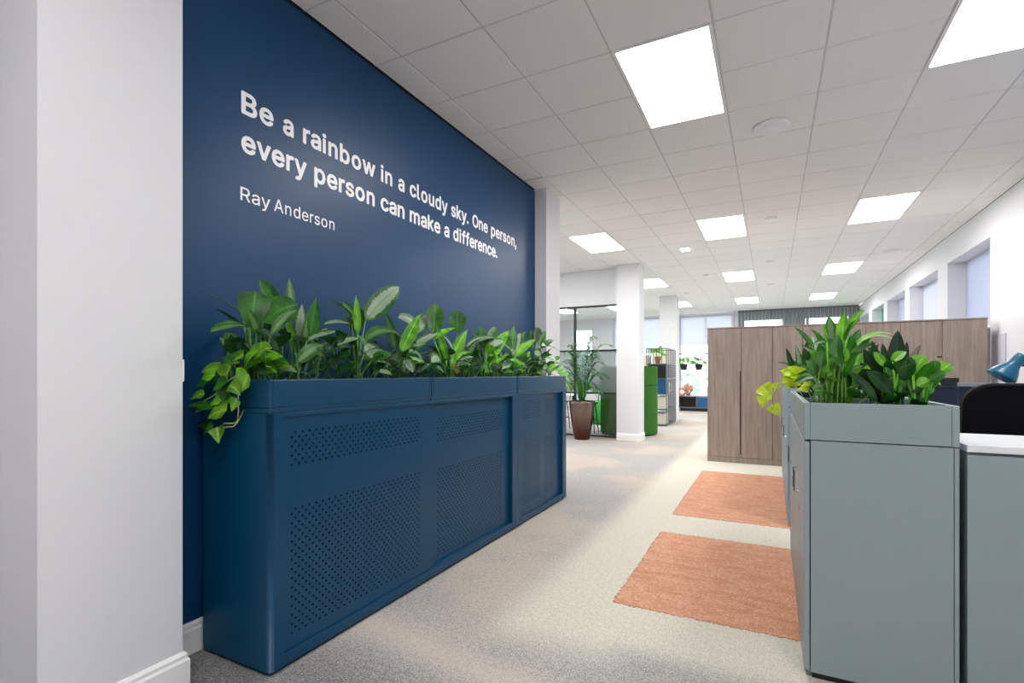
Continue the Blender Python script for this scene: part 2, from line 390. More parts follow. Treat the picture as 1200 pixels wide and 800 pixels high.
for q, c in enumerate(cells):
    x0, x1, y0, y1 = c
    if x0 < TX0-.1 and abs(y1-5.115) < .01: y1 -= .03     # the tile by the pillar has slipped and leaves a dark slot
    if q < 298 and vis(c):
        o = bpy.data.objects.new('ceiling_tile', tilemesh(x1-x0, y1-y0)); COL.objects.link(o); o.parent = tiles
        o.location = ((x0+x1)/2, (y0+y1)/2, CE+random.uniform(0, .0015))
    else:
        a = .006; rest.add([(x0+a, y0+a, CE), (x1-a, y0+a, CE), (x1-a, y1-a, CE), (x0+a, y1-a, CE), (x0+a, y0+a, CE+.012), (x1-a, y0+a, CE+.012), (x1-a, y1-a, CE+.012), (x0+a, y1-a, CE+.012)],
                 [(0, 3, 2, 1), (4, 5, 6, 7), (0, 1, 5, 4), (1, 2, 6, 5), (2, 3, 7, 6), (3, 0, 4, 7)])
tag(rest.build('far_tiles', M['tile'], tiles), kind='stuff')
colname = {-2: 'row over the glazed room', -1: 'left row', 0: 'middle row', 1: 'right row'}
ordn = {0: 'nearest and largest', 1: 'second from the camera', 2: 'third from the camera', 3: 'farthest, near the end wall', -1: 'just behind the camera', -2: 'far behind the camera'}
for x0, y0 in panels:
    if x0 < XW-.1 and y0 < YW+.2: continue
    kx = round((x0+.9)/1.8); ky = round((y0-3.315)/4.2)
    if kx < -3 or x0+.6 > XR or ky < -1: continue
    if x0 < -2.0 and y0 > 15: pass
    cx, cy = x0+.3, y0+.6
    cn = colname.get(kx, 'outermost left row beyond the glazing')
    t_ = thing('ceiling_light', (cx, cy, CE), 'ceiling light panel in the %s, %s' % (cn, ordn.get(ky, 'beyond view')), 'ceiling light', 'recessed ceiling light panels')
    fr = MB(); 
    for a in ((x0+.004, x0+.026, y0+.004, y0+1.196), (x0+.574, x0+.596, y0+.004, y0+1.196), (x0+.026, x0+.574, y0+.004, y0+.02), (x0+.026, x0+.574, y0+1.18, y0+1.196)):
        fr.box(a[0], a[1], a[2], a[3], CE-.004, CE+.03)
    fr.build('frame', M['white_metal'], t_)
    box(x0+.026, x0+.574, y0+.02, y0+1.18, CE+.002, CE+.02).build('diffuser', M['glow'], t_)
# ceiling fittings
def disc(name, x, y, r, label, cat, h=.02, mat='white_metal'):
    t_ = thing(name, (x, y, CE), label, cat)
    MB().lathe((x, y, CE), [(r, 0), (r, -h*.5), (r*.93, -h), (.001, -h)]).build('cover', M[mat], t_, smooth=False)
    MB().lathe((x, y, CE-h), [(r*.62, 0), (r*.6, -.004), (.001, -.004)]).build('centre_plate', M['white_metal'], t_)
disc('ceiling_speaker', .0, 4.93, .135, 'large round white disc on the ceiling beside the nearest light panel', 'speaker', .028)
disc('smoke_detector', -.01, 7.85, .075, 'small round white detector on the ceiling between the second pair of lights', 'detector', .03)
disc('smoke_detector', -.02, 10.9, .07, 'small round detector on the ceiling just before the third middle light', 'detector', .03)
disc('smoke_detector', .0, 13.7, .07, 'tiny round detector on the ceiling beyond the third middle light', 'detector', .03)
disc('ceiling_speaker', 1.77, 10.9, .13, 'round white disc on the ceiling close to the right-hand wall', 'speaker', .04)
disc('smoke_detector', -1.17, 11.8, .06, 'tiny round detector on the ceiling between the left and middle light rows', 'detector', .03)
disc('smoke_detector', -1.9, 14.2, .08, 'small dark-edged disc on the ceiling beyond the left light row', 'detector', .035)
t_ = thing('emergency_light', (-1.24, 9.13, CE), 'small square white emergency light on the ceiling beside the second left-hand panel', 'emergency light')
box(-1.33, -1.15, 9.0, 9.26, CE-.015, CE).build('housing', M['white_metal'], t_, bevel=.004)
box(-1.30, -1.18, 9.03, 9.10, CE-.02, CE-.015).build('lens', M['glow'], t_); box(-1.30, -1.18, 9.16, 9.23, CE-.02, CE-.015).build('lens', M['glow'], t_)

# ------------------------------------------------------------ lettering on the blue wall
# letter shapes as triangles, in thousandths of the type size: "points", "triangles"
GLYPHS = {
 ',': ('38 -119 68 71 137 71 84 -119', '1 0 3 3 2 1'),
 '.': ('95 -4 83 -3 73 1 63 9 55 18 51 29 50 41 51 53 55 64 63 73 73 81 83 85 95 87 107 85 118 81 128 73 135 64 140 53 141 41 140 29 135 18 128 9 118 1 107 -3', '4 3 5 6 5 3 1 0 2 10 9 11 2 0 3 6 3 0 0 9 6 7 6 9 8 7 9 22 21 23 19 18 20 16 15 18 18 17 16 20 18 21 18 15 13 14 13 15 23 21 0 21 18 0 18 13 0 9 0 13 11 9 13 13 12 11'),
 'A': ('16 0 201 509 276 509 463 0 395 0 287 302 264 372 232 478 245 478 213 371 191 302 85 0 110 142 110 199 370 199 370 142 239 456 155 199 324 199 344 142 135 142', '0 11 12 12 13 0 1 10 9 9 7 1 10 1 13 0 13 1 5 2 6 8 6 2 4 3 15 14 15 3 2 5 14 14 3 2 20 17 12 7 9 16 7 16 8 1 7 8 8 2 1 18 19 15 6 8 16 17 20 18 10 13 17 13 12 17 14 5 18 15 14 18 4 15 19 19 18 20 12 11 20'),
 'B': ('60 0 60 509 241 509 274 507 304 501 329 491 350 477 367 461 381 442 390 421 396 398 398 374 397 353 393 336 387 320 378 307 368 295 356 286 343 278 329 272 315 267 315 262 331 260 347 254 363 245 378 234 391 220 402 203 411 184 416 161 418 136 416 111 410 88 400 67 386 48 368 31 344 18 317 8 284 2 247 0 125 57 245 57 281 60 309 67 330 80 344 96 353 115 355 137 354 153 350 169 342 184 333 197 320 209 306 218 289 225 269 229 248 231 125 231 125 285 238 285 256 287 273 290 288 296 302 304 314 314 323 326 330 340 335 355 336 372 333 393 326 412 313 429 294 442 270 449 240 452 125 452', '40 57 0 1 0 57 74 2 75 59 58 57 1 57 58 58 75 1 75 2 1 60 56 55 41 39 38 38 42 41 60 55 61 40 0 39 39 41 40 59 57 56 56 60 59 73 3 74 2 74 3 54 53 21 63 62 20 20 19 63 64 63 19 72 71 5 4 72 5 42 38 37 37 43 42 54 21 55 61 55 21 21 20 61 20 62 61 72 4 73 3 73 4 34 33 45 33 32 45 46 45 32 32 31 46 47 46 31 31 30 47 30 29 47 48 47 29 29 28 48 49 48 28 28 27 49 50 49 27 27 26 50 26 25 50 51 50 25 24 51 25 14 13 67 13 12 67 68 67 12 12 11 68 11 10 68 69 68 10 10 9 69 43 37 36 44 43 36 36 35 44 35 34 44 34 45 44 51 24 52 24 23 52 23 22 52 53 52 22 21 53 22 64 19 18 18 17 64 65 64 17 17 16 65 16 15 65 66 65 15 15 14 66 14 67 66 69 9 70 9 8 70 8 7 70 71 70 7 7 6 71 5 71 6'),
 'O': ('267 -7 225 -3 186 7 150 25 119 49 92 79 70 115 53 157 44 203 40 254 44 305 53 352 70 393 92 429 119 459 150 484 186 501 225 512 267 516 309 512 348 501 384 484 415 459 442 429 464 393 480 352 490 305 493 254 490 203 480 157 464 115 442 79 415 49 384 25 348 7 309 -3 267 53 296 55 324 63 349 76 372 94 392 116 408 144 420 176 428 213 430 254 428 295 420 332 408 365 392 392 372 415 349 433 324 446 296 453 267 456 237 453 210 445 184 433 161 415 142 392 125 364 113 332 106 295 103 254 106 213 113 176 125 144 142 117 161 94 184 76 210 63 237 55', '7 6 66 66 65 7 8 7 65 65 64 8 9 8 64 64 63 9 63 62 9 10 9 62 62 61 10 11 10 61 61 60 11 12 11 60 2 69 3 69 68 3 58 57 15 0 36 71 0 71 1 70 1 71 55 17 56 16 56 17 1 70 2 69 2 70 56 16 57 15 57 16 3 68 4 5 4 68 68 67 5 6 5 67 66 6 67 12 60 59 13 12 59 59 58 13 14 13 58 58 15 14 18 54 53 34 38 35 35 38 37 52 19 53 18 53 19 40 39 33 50 21 51 20 51 21 33 39 34 38 34 39 51 20 52 19 52 20 30 29 42 43 42 29 29 28 43 44 43 28 28 27 44 45 44 27 46 45 27 27 26 46 47 46 26 26 25 47 48 47 25 25 24 48 40 33 32 41 40 32 32 31 41 31 30 41 30 42 41 48 24 49 24 23 49 23 22 49 50 49 22 21 50 22 35 37 0 36 0 37 54 18 55 17 55 18'),
 'R': ('60 0 60 509 236 509 273 506 305 500 333 489 356 473 376 455 390 433 401 408 407 381 409 352 407 323 401 296 390 271 376 250 356 232 333 217 305 206 273 200 236 198 96 198 96 255 234 255 258 256 280 260 298 267 313 276 325 287 334 300 340 316 344 333 345 352 344 371 340 389 334 405 325 419 313 430 298 440 279 446 258 451 233 452 125 452 125 0 353 0 230 229 303 229 428 0 125 255 125 198 246 199 314 209', '21 0 43 0 21 22 1 0 22 22 42 1 23 45 24 21 43 49 22 21 48 42 22 48 41 2 42 1 42 2 3 40 39 18 46 19 26 25 46 46 27 26 38 4 39 3 39 4 50 19 45 19 46 45 46 25 24 2 41 40 40 3 2 16 15 28 29 28 15 15 14 29 14 13 29 30 29 13 13 12 30 31 30 12 12 11 31 32 31 11 33 32 11 11 10 33 34 33 10 10 9 34 9 8 34 35 34 8 8 7 35 36 35 7 7 6 36 19 50 44 18 19 44 18 44 51 46 18 51 27 46 17 17 16 27 16 28 27 36 6 37 6 5 37 38 37 5 4 38 5 20 45 49 45 23 48 48 49 45 21 49 48 45 20 50 24 45 46 17 46 51 44 47 51'),
 'a': ('160 -9 137 -7 115 -3 94 5 76 15 60 29 48 45 38 63 32 84 30 108 32 128 36 146 43 161 53 174 64 184 78 193 92 200 108 206 125 211 178 220 234 227 265 235 276 255 275 272 272 285 267 297 260 307 251 315 240 322 227 327 212 330 196 331 178 330 163 327 149 322 118 301 100 274 41 291 51 313 64 331 79 346 95 358 114 368 133 375 153 380 173 383 194 384 239 379 255 375 271 369 286 360 300 350 312 336 322 320 330 301 335 278 337 251 337 0 277 0 277 52 272 52 252 25 242 16 229 8 215 1 199 -4 181 -7 170 45 192 47 211 51 228 59 242 68 254 80 263 93 270 108 274 122 276 138 276 190 259 182 231 176 200 171 175 168 134 159 122 153 112 147 103 139 97 130 93 118 92 105 93 93 96 82 102 72 109 64 119 57 130 52 142 48 156 46', '7 6 90 90 89 7 8 7 89 89 88 8 9 8 88 88 87 9 10 9 87 11 10 87 87 86 11 12 11 86 13 12 86 96 0 67 0 96 1 95 1 96 43 34 33 33 44 43 1 95 2 95 94 2 17 83 82 18 17 82 34 43 42 2 94 3 94 93 3 4 3 93 93 92 4 5 4 92 92 91 5 6 5 91 90 6 91 13 86 85 14 13 85 15 14 85 85 84 15 16 15 84 84 83 16 83 17 16 38 37 36 39 38 36 36 35 39 40 39 35 41 40 35 35 34 41 34 42 41 68 66 65 65 64 68 64 69 68 19 81 80 46 32 31 31 30 46 62 61 70 61 71 70 69 64 63 63 62 69 62 70 69 79 20 80 19 80 20 29 47 30 46 30 47 59 58 57 57 56 76 77 76 56 56 55 22 74 73 59 75 74 59 59 57 75 57 76 75 21 78 77 77 56 21 56 22 21 22 55 23 55 54 23 24 23 54 54 53 24 25 24 53 53 52 25 26 25 52 52 51 26 51 50 26 71 61 60 72 71 60 60 59 72 59 73 72 20 79 78 78 21 20 26 50 27 50 49 27 28 27 49 49 48 28 29 28 48 47 29 48 67 0 66 66 68 67 18 82 81 81 19 18 44 33 32 45 44 32 32 46 45'),
 'b': ('229 -8 208 -7 189 -3 172 4 159 12 147 21 138 31 118 59 112 59 112 0 53 0 53 509 114 509 114 319 118 319 137 346 147 355 158 364 171 373 188 379 207 383 229 384 259 382 287 374 313 361 335 342 354 320 370 293 381 261 388 227 390 189 388 151 381 116 370 84 355 57 336 34 313 16 288 3 260 -6 220 47 242 49 262 55 279 66 294 80 306 97 316 117 323 139 327 163 328 189 327 215 323 239 316 261 307 281 295 298 280 311 262 322 243 328 220 330 198 328 178 322 161 312 147 299 134 282 125 263 118 241 114 216 113 189 114 162 118 138 125 115 135 95 147 78 162 65 179 55 198 49', '9 8 10 67 66 10 66 65 10 11 10 65 65 13 11 7 70 8 70 69 8 69 68 8 10 8 68 67 10 68 13 65 64 64 63 13 63 62 13 62 14 13 6 5 72 74 2 1 2 74 3 73 3 74 18 59 58 19 18 58 58 20 19 3 73 4 5 4 73 72 5 73 16 60 59 17 16 59 59 18 17 6 72 7 72 71 7 70 7 71 14 62 61 61 60 14 15 14 60 60 16 15 11 13 12 38 41 40 38 40 0 39 0 40 21 57 56 56 22 21 54 23 55 42 37 36 41 38 37 37 42 41 22 56 55 55 23 22 33 32 45 46 45 32 32 31 46 47 46 31 31 30 47 48 47 30 49 48 30 30 29 49 50 49 29 29 28 50 51 50 28 28 27 51 42 36 35 43 42 35 35 34 43 44 43 34 34 33 44 33 45 44 51 27 52 27 26 52 53 52 26 26 25 53 54 53 25 25 24 54 23 54 24 0 39 1 74 1 39 20 58 57 57 21 20'),
 'c': ('207 -8 174 -5 144 3 117 16 93 35 72 58 56 85 44 116 37 150 34 187 37 225 44 260 56 291 72 318 93 341 117 360 144 374 174 382 207 384 226 384 243 381 260 377 276 371 291 364 305 356 318 346 330 335 340 322 349 308 356 293 362 277 303 262 290 289 270 311 242 325 207 330 184 328 163 321 145 310 130 296 118 278 108 258 102 236 98 212 96 187 98 163 102 139 108 117 118 97 130 80 145 66 163 55 184 49 207 46 243 52 271 66 292 89 304 117 363 102 357 86 350 70 341 56 331 43 319 32 306 21 292 12 277 5 261 -1 244 -5 226 -7', '7 6 47 47 46 7 8 7 46 46 45 8 9 8 45 45 44 9 44 43 9 10 9 43 43 42 10 11 10 42 1 52 2 52 51 2 3 2 51 51 50 3 38 37 15 16 15 37 37 36 16 36 17 16 3 50 4 50 49 4 5 4 49 49 48 5 6 5 48 47 6 48 11 42 41 12 11 41 41 40 12 13 12 40 40 39 13 14 13 39 39 38 14 38 15 14 19 34 20 53 69 54 34 19 35 18 35 19 23 22 33 54 69 68 68 67 54 67 66 54 66 55 54 33 22 34 22 21 34 20 34 21 56 63 62 62 61 56 61 60 56 60 59 56 57 56 59 59 58 57 30 29 31 29 28 31 55 66 65 65 64 55 64 63 55 63 56 55 31 28 32 28 27 32 27 26 32 26 25 32 33 32 25 25 24 33 23 33 24 69 53 0 1 0 53 52 1 53 35 18 36 17 36 18'),
 'd': ('195 -8 165 -6 137 3 111 16 89 34 70 57 55 84 43 116 36 151 34 189 36 227 43 261 55 293 70 320 89 342 112 361 137 374 165 382 196 384 218 383 237 379 253 373 267 364 278 355 287 346 306 319 311 319 311 509 372 509 372 0 313 0 313 59 307 59 287 31 277 21 266 12 252 4 236 -3 217 -7 205 47 226 49 246 55 263 65 278 78 290 95 299 115 306 138 310 162 312 189 310 216 306 241 300 263 290 282 278 299 263 312 246 322 227 328 205 330 182 328 162 322 145 311 130 298 118 281 108 261 102 239 98 215 96 189 98 163 102 139 109 117 118 97 130 80 145 66 162 55 182 49', '7 6 69 69 68 7 8 7 68 68 67 8 9 8 67 67 66 9 66 65 9 10 9 65 65 64 10 11 10 64 64 63 11 12 11 63 2 72 3 0 39 74 0 74 1 73 1 74 17 59 58 58 18 17 1 73 2 72 2 73 60 59 15 16 15 59 59 17 16 3 72 4 72 71 4 5 4 71 71 70 5 6 5 70 69 6 70 12 63 62 13 12 62 62 61 13 14 13 61 61 60 14 60 15 14 40 38 37 19 57 56 56 20 19 40 37 36 41 40 36 36 35 41 35 34 41 34 42 41 54 23 55 23 22 55 22 21 55 56 55 21 20 56 21 29 31 30 29 48 47 48 29 49 29 28 49 26 49 28 32 31 44 45 44 31 46 45 31 31 29 46 29 47 46 49 26 50 51 50 26 52 51 26 25 52 26 26 28 27 42 34 33 33 32 42 43 42 32 32 44 43 52 25 53 54 53 25 25 24 54 23 54 24 39 0 38 38 40 39 18 58 57 57 19 18'),
 'e': ('212 -8 177 -5 145 3 117 16 92 35 72 58 56 85 44 116 37 150 34 187 36 224 44 258 55 290 71 317 91 340 115 359 142 373 172 382 205 384 226 383 246 380 266 374 285 366 303 355 319 341 334 324 347 305 357 282 365 256 370 227 371 194 371 169 75 169 75 221 338 221 310 202 308 226 304 248 298 269 288 286 277 301 263 314 246 323 227 328 205 330 183 328 164 323 146 313 131 301 119 286 109 270 102 251 97 231 96 211 96 178 98 151 102 127 110 106 121 88 135 73 151 61 169 53 190 48 212 46 227 47 241 49 254 53 265 58 276 65 285 73 294 82 306 105 365 91 358 72 348 55 335 39 320 26 302 14 283 4 261 -3 237 -7 308 221 96 221 97 169', '8 7 32 9 8 32 35 34 81 52 51 33 7 6 56 56 55 7 32 7 55 54 53 32 53 33 32 9 32 33 10 9 33 11 10 33 33 51 11 12 11 51 51 50 12 13 12 50 48 47 15 47 16 15 44 18 45 0 62 1 61 1 62 17 46 45 45 18 17 1 61 2 61 60 2 3 2 60 59 3 60 16 47 46 46 17 16 3 59 4 59 58 4 5 4 58 58 57 5 6 5 57 56 6 57 13 50 49 14 13 49 49 48 14 48 15 14 79 66 65 79 65 80 64 80 65 42 20 43 19 43 20 66 79 78 78 67 66 41 22 42 22 21 42 20 42 21 30 29 34 29 28 34 73 72 71 31 35 54 31 30 35 30 34 35 37 36 34 34 28 37 28 27 37 38 37 27 27 26 38 67 78 77 68 67 77 77 76 68 69 68 76 76 75 69 70 69 75 75 74 70 74 73 70 73 71 70 38 26 39 26 25 39 40 39 25 25 24 40 24 23 40 41 40 23 22 41 23 80 64 0 64 63 0 62 0 63 53 54 35 43 19 44 18 44 19 32 55 83 54 32 83 34 36 81 52 33 82 33 53 82 53 35 81 53 81 82 31 54 83'),
 'f': ('228 379 228 327 6 327 6 379 81 0 81 432 82 452 87 470 96 486 107 499 120 510 135 519 152 525 169 529 187 530 222 527 243 521 227 468 215 472 195 474 178 472 164 468 154 460 147 449 143 435 142 419 142 0 81 327 81 379 142 379 142 327', '27 30 28 30 27 26 25 24 5 6 5 24 20 14 13 21 20 12 20 13 12 19 18 15 17 16 18 15 18 16 14 20 19 19 15 14 6 24 23 7 6 23 8 7 23 23 22 8 9 8 22 10 9 22 22 21 10 11 10 21 21 12 11 28 29 25 4 26 27 3 2 27 28 3 27 25 5 28 1 0 29 30 1 29 29 28 30'),
 'i': ('53 0 53 379 114 379 114 0 84 443 73 444 63 448 54 455 47 463 43 472 41 483 43 494 47 504 54 512 63 518 73 522 84 524 95 522 105 518 114 512 121 504 125 494 126 483 125 472 121 463 114 455 105 448 95 444', '10 9 11 4 15 14 5 4 6 7 6 4 4 14 7 9 8 7 11 9 7 7 14 11 14 13 11 12 11 13 23 22 24 25 24 22 22 21 19 21 20 19 25 22 18 22 19 18 1 0 3 3 2 1 27 26 4 26 25 4 25 18 4 18 17 4 15 4 17 17 16 15'),
 'k': ('110 137 110 212 121 212 284 379 360 379 184 199 177 199 53 0 53 509 114 509 114 0 294 0 148 186 191 229 372 0 114 212 114 141 154 178 201 216', '1 15 9 0 7 10 7 0 1 8 7 1 1 9 8 5 13 6 11 14 5 13 5 18 4 3 13 1 0 16 12 6 13 13 3 2 5 14 18 0 10 16 6 12 17 12 2 15 15 16 12 15 1 16 5 6 17 11 5 17 12 16 17 2 12 13 4 13 18'),
 'l': ('139 -2 112 0 91 8 74 20 62 37 55 59 53 84 53 509 114 509 114 99 114 83 117 71 120 62 126 57 135 53 146 52 170 54 181 3 162 -1', '6 5 10 10 9 6 7 6 9 16 18 17 15 0 18 18 16 15 0 15 14 0 14 1 14 13 1 2 1 13 13 12 2 3 2 12 4 3 12 12 11 4 5 4 11 10 5 11 7 9 8'),
 'm': ('53 0 53 379 112 379 112 295 108 295 114 314 122 331 132 346 144 358 158 368 172 376 187 382 203 385 219 386 245 383 268 375 287 361 303 342 314 320 321 295 312 295 318 312 326 329 337 343 350 356 364 366 381 375 398 381 417 385 437 386 458 385 478 380 497 372 514 361 529 346 541 328 550 307 555 283 557 255 557 0 496 0 496 254 493 279 485 298 473 313 456 323 438 329 419 330 402 329 387 326 374 320 363 312 353 302 345 290 340 277 336 263 335 247 335 0 274 0 274 260 272 280 265 297 253 311 238 322 220 328 199 330 185 329 171 326 158 320 145 312 135 302 126 289 119 274 115 257 114 238 114 0 112 308 317 309', '75 74 0 1 0 74 4 1 74 74 73 4 68 67 8 67 9 8 6 70 69 7 6 69 69 68 7 68 8 7 4 73 72 3 4 72 72 71 3 71 70 3 5 3 70 70 6 5 1 4 2 65 11 66 10 66 11 64 63 14 13 12 64 64 14 13 64 12 65 11 65 12 59 20 60 61 60 20 20 18 61 18 17 61 62 61 17 17 16 62 62 16 63 16 15 63 14 63 15 9 67 66 66 10 9 55 54 19 54 53 19 50 25 24 26 49 48 48 27 26 25 50 49 49 26 25 19 53 52 21 19 52 22 21 52 52 51 22 23 22 51 51 50 23 50 24 23 29 47 46 31 30 45 46 45 30 29 46 30 41 40 39 39 38 41 38 37 41 41 37 42 37 36 42 43 42 36 36 35 43 35 34 43 44 43 34 34 33 44 33 32 44 45 44 32 31 45 32 27 48 47 28 27 47 47 29 28 57 56 58 59 58 56 56 55 59 20 59 55 55 19 20 20 19 77 3 5 76 4 3 76 2 4 76 19 21 77 18 20 77'),
 'n': ('114 227 114 0 53 0 53 379 112 379 112 287 102 287 116 319 132 344 152 362 175 374 200 382 227 384 252 383 275 377 295 369 313 356 328 340 341 321 350 298 355 271 357 240 357 0 296 0 296 235 293 263 286 286 273 304 256 318 235 326 210 329 192 328 176 324 161 317 147 308 136 297 126 283 119 266 115 248 112 310', '1 0 2 3 2 0 6 3 0 0 38 6 3 6 4 10 32 31 9 33 32 32 10 9 8 34 33 33 9 8 6 38 37 5 6 37 37 36 5 36 35 5 7 5 35 35 34 7 34 8 7 12 29 13 29 12 30 11 30 12 28 14 29 13 29 14 24 23 22 22 21 24 24 21 25 21 20 25 20 19 25 26 25 19 19 18 26 18 17 26 27 26 17 17 16 27 28 27 16 16 15 28 14 28 15 30 11 31 10 31 11 5 7 39 6 5 39 4 6 39'),
 'o': ('207 -8 174 -5 144 3 117 16 93 35 72 58 56 85 44 116 37 150 34 187 37 225 44 260 56 291 72 318 93 341 117 360 144 374 174 382 207 384 241 382 271 374 299 360 323 341 343 318 359 291 371 260 379 225 381 187 379 150 371 116 359 85 343 58 323 35 299 16 271 3 241 -5 207 46 231 49 252 55 270 66 285 80 298 97 307 117 314 139 318 163 319 187 318 212 314 236 307 258 298 278 285 296 270 310 252 321 231 328 207 330 184 328 163 321 145 310 130 296 118 278 108 258 102 236 98 212 96 187 98 163 102 139 108 117 118 97 130 80 145 66 163 55 184 49', '7 6 66 66 65 7 8 7 65 65 64 8 9 8 64 64 63 9 63 62 9 10 9 62 62 61 10 11 10 61 61 60 11 12 11 60 0 36 1 36 71 1 1 71 2 71 70 2 3 2 70 69 3 70 57 56 15 16 15 56 56 55 16 55 17 16 3 69 4 69 68 4 5 4 68 68 67 5 6 5 67 66 6 67 12 60 59 13 12 59 59 58 13 14 13 58 58 57 14 57 15 14 18 54 53 18 53 19 37 35 34 38 37 34 34 33 38 39 38 33 51 21 52 21 20 52 53 52 20 19 53 20 30 29 42 43 42 29 29 28 43 44 43 28 28 27 44 45 44 27 46 45 27 27 26 46 47 46 26 26 25 47 48 47 25 25 24 48 39 33 32 40 39 32 32 31 40 41 40 31 31 30 41 30 42 41 48 24 49 24 23 49 50 49 23 23 22 50 51 50 22 21 51 22 36 0 35 35 37 36 54 18 55 17 55 18'),
 'p': ('53 -143 53 379 112 379 112 319 118 319 137 346 147 355 158 364 171 373 188 379 207 383 229 384 259 382 287 374 313 361 335 342 354 320 370 293 381 261 388 227 390 189 388 151 381 116 370 84 355 57 336 34 313 16 288 3 260 -6 229 -8 208 -7 189 -3 173 4 159 12 147 21 138 31 118 59 114 59 114 -143 220 47 242 49 262 55 279 66 294 80 306 97 316 117 323 139 327 163 328 189 327 215 323 239 316 261 307 281 295 298 280 311 262 322 243 328 220 330 198 328 178 322 161 312 147 299 134 282 125 263 118 241 114 216 113 189 114 162 118 138 125 115 135 95 147 78 162 65 179 55 198 49', '3 2 1 37 67 0 1 0 67 67 66 1 66 65 1 36 70 37 70 69 37 69 68 37 67 37 68 1 65 64 3 1 64 64 63 3 63 62 3 62 4 3 35 34 72 74 31 30 31 74 32 73 32 74 8 59 58 9 8 58 58 10 9 32 73 33 34 33 73 72 34 73 6 60 59 7 6 59 59 8 7 0 38 37 35 72 36 72 71 36 70 36 71 4 62 61 61 60 4 5 4 60 60 6 5 28 41 40 28 40 29 39 29 40 11 57 56 56 12 11 54 13 55 42 27 26 41 28 27 27 42 41 12 56 55 55 13 12 23 22 45 46 45 22 22 21 46 47 46 21 21 20 47 48 47 20 49 48 20 20 19 49 50 49 19 19 18 50 51 50 18 18 17 51 42 26 25 43 42 25 25 24 43 44 43 24 24 23 44 23 45 44 51 17 52 17 16 52 53 52 16 16 15 53 54 53 15 15 14 54 13 54 14 29 39 30 74 30 39 10 58 57 57 11 10'),
 'r': ('53 0 53 379 112 379 112 321 115 321 124 339 137 354 152 367 171 377 191 383 213 385 229 384 243 384 243 322 230 324 207 326 190 324 174 321 159 315 146 306 135 296 126 284 119 269 115 254 114 237 114 0', '25 24 0 1 0 24 1 3 2 21 20 4 1 24 23 3 1 23 23 22 3 22 21 3 21 4 3 8 17 16 17 8 7 9 15 10 13 12 14 11 14 12 14 11 15 10 15 11 15 9 16 8 16 9 4 20 19 5 4 19 19 18 5 6 5 18 18 17 6 17 7 6'),
 's': ('182 -8 157 -7 133 -3 112 3 93 12 76 24 62 38 50 54 41 73 36 94 94 107 101 87 111 72 124 60 141 52 160 47 181 45 206 47 227 53 244 62 258 74 265 88 268 103 266 115 262 126 254 136 243 144 229 150 212 155 149 170 118 180 92 192 72 208 58 227 50 249 47 274 49 295 55 314 65 332 79 347 95 360 115 370 137 378 161 383 187 384 212 383 234 379 254 372 271 363 286 352 299 339 309 324 318 308 324 290 268 277 262 291 254 304 243 316 228 325 210 331 187 333 166 331 147 326 131 317 119 305 111 292 109 277 110 264 115 253 124 243 136 235 152 229 172 223 229 209 261 200 287 187 306 171 320 153 328 131 331 107 329 85 323 65 312 47 298 31 281 18 260 6 236 -2 210 -7', '5 12 6 12 11 6 7 6 11 8 7 11 11 10 8 9 8 10 34 33 67 35 34 67 67 66 35 36 35 66 66 65 36 37 36 65 38 37 65 0 16 1 16 15 1 71 29 72 1 15 2 15 14 2 3 2 14 13 3 14 29 71 30 70 30 71 41 63 62 42 41 62 62 61 42 61 43 42 3 13 4 5 4 13 12 5 13 30 70 31 70 69 31 32 31 69 69 68 32 33 32 68 67 33 68 38 65 64 39 38 64 64 63 39 40 39 63 63 41 40 27 73 28 60 59 45 44 60 45 17 87 86 18 17 86 86 85 18 85 19 18 26 74 27 73 27 74 57 47 58 47 46 58 59 58 46 45 59 46 82 81 21 81 80 21 22 21 80 80 79 22 23 22 79 79 78 23 78 77 23 24 23 77 77 76 24 53 52 54 55 54 52 52 51 55 19 85 84 20 19 84 84 83 20 83 82 20 82 21 20 24 76 25 76 75 25 26 25 75 74 26 75 55 51 56 51 50 56 50 49 56 57 56 49 49 48 57 47 57 48 16 0 87 87 17 16 72 29 28 28 73 72 43 61 60 60 44 43'),
 'u': ('182 -5 158 -3 135 2 115 11 97 23 82 39 69 59 60 82 54 109 53 139 53 379 114 379 114 144 116 117 124 94 137 75 154 61 175 53 200 50 218 51 234 55 249 62 263 71 274 83 283 97 290 113 295 132 296 153 296 379 357 379 357 0 298 0 298 92 307 92 294 60 277 35 257 17 234 5 209 -3 298 70', '10 9 12 12 11 10 17 0 18 0 17 1 16 1 17 1 16 2 3 2 16 15 3 16 3 15 4 5 4 15 15 14 5 6 5 14 7 6 14 14 13 7 8 7 13 9 8 13 12 9 13 19 38 37 37 20 19 20 37 36 21 20 36 36 35 21 35 22 21 30 33 31 32 33 25 26 25 33 27 26 33 33 30 27 30 29 27 28 27 29 22 35 34 23 22 34 34 32 23 24 23 32 32 25 24 18 0 38 38 19 18 32 34 39 33 32 39 31 33 39'),
 'v': ('163 0 17 379 84 379 165 155 187 87 206 21 184 21 203 87 224 155 305 379 371 379 226 0 195 59', '6 4 0 4 3 0 1 0 3 2 1 3 7 5 11 8 7 11 11 10 8 10 9 8 6 0 11 11 5 6 6 5 12 5 7 12 4 6 12'),
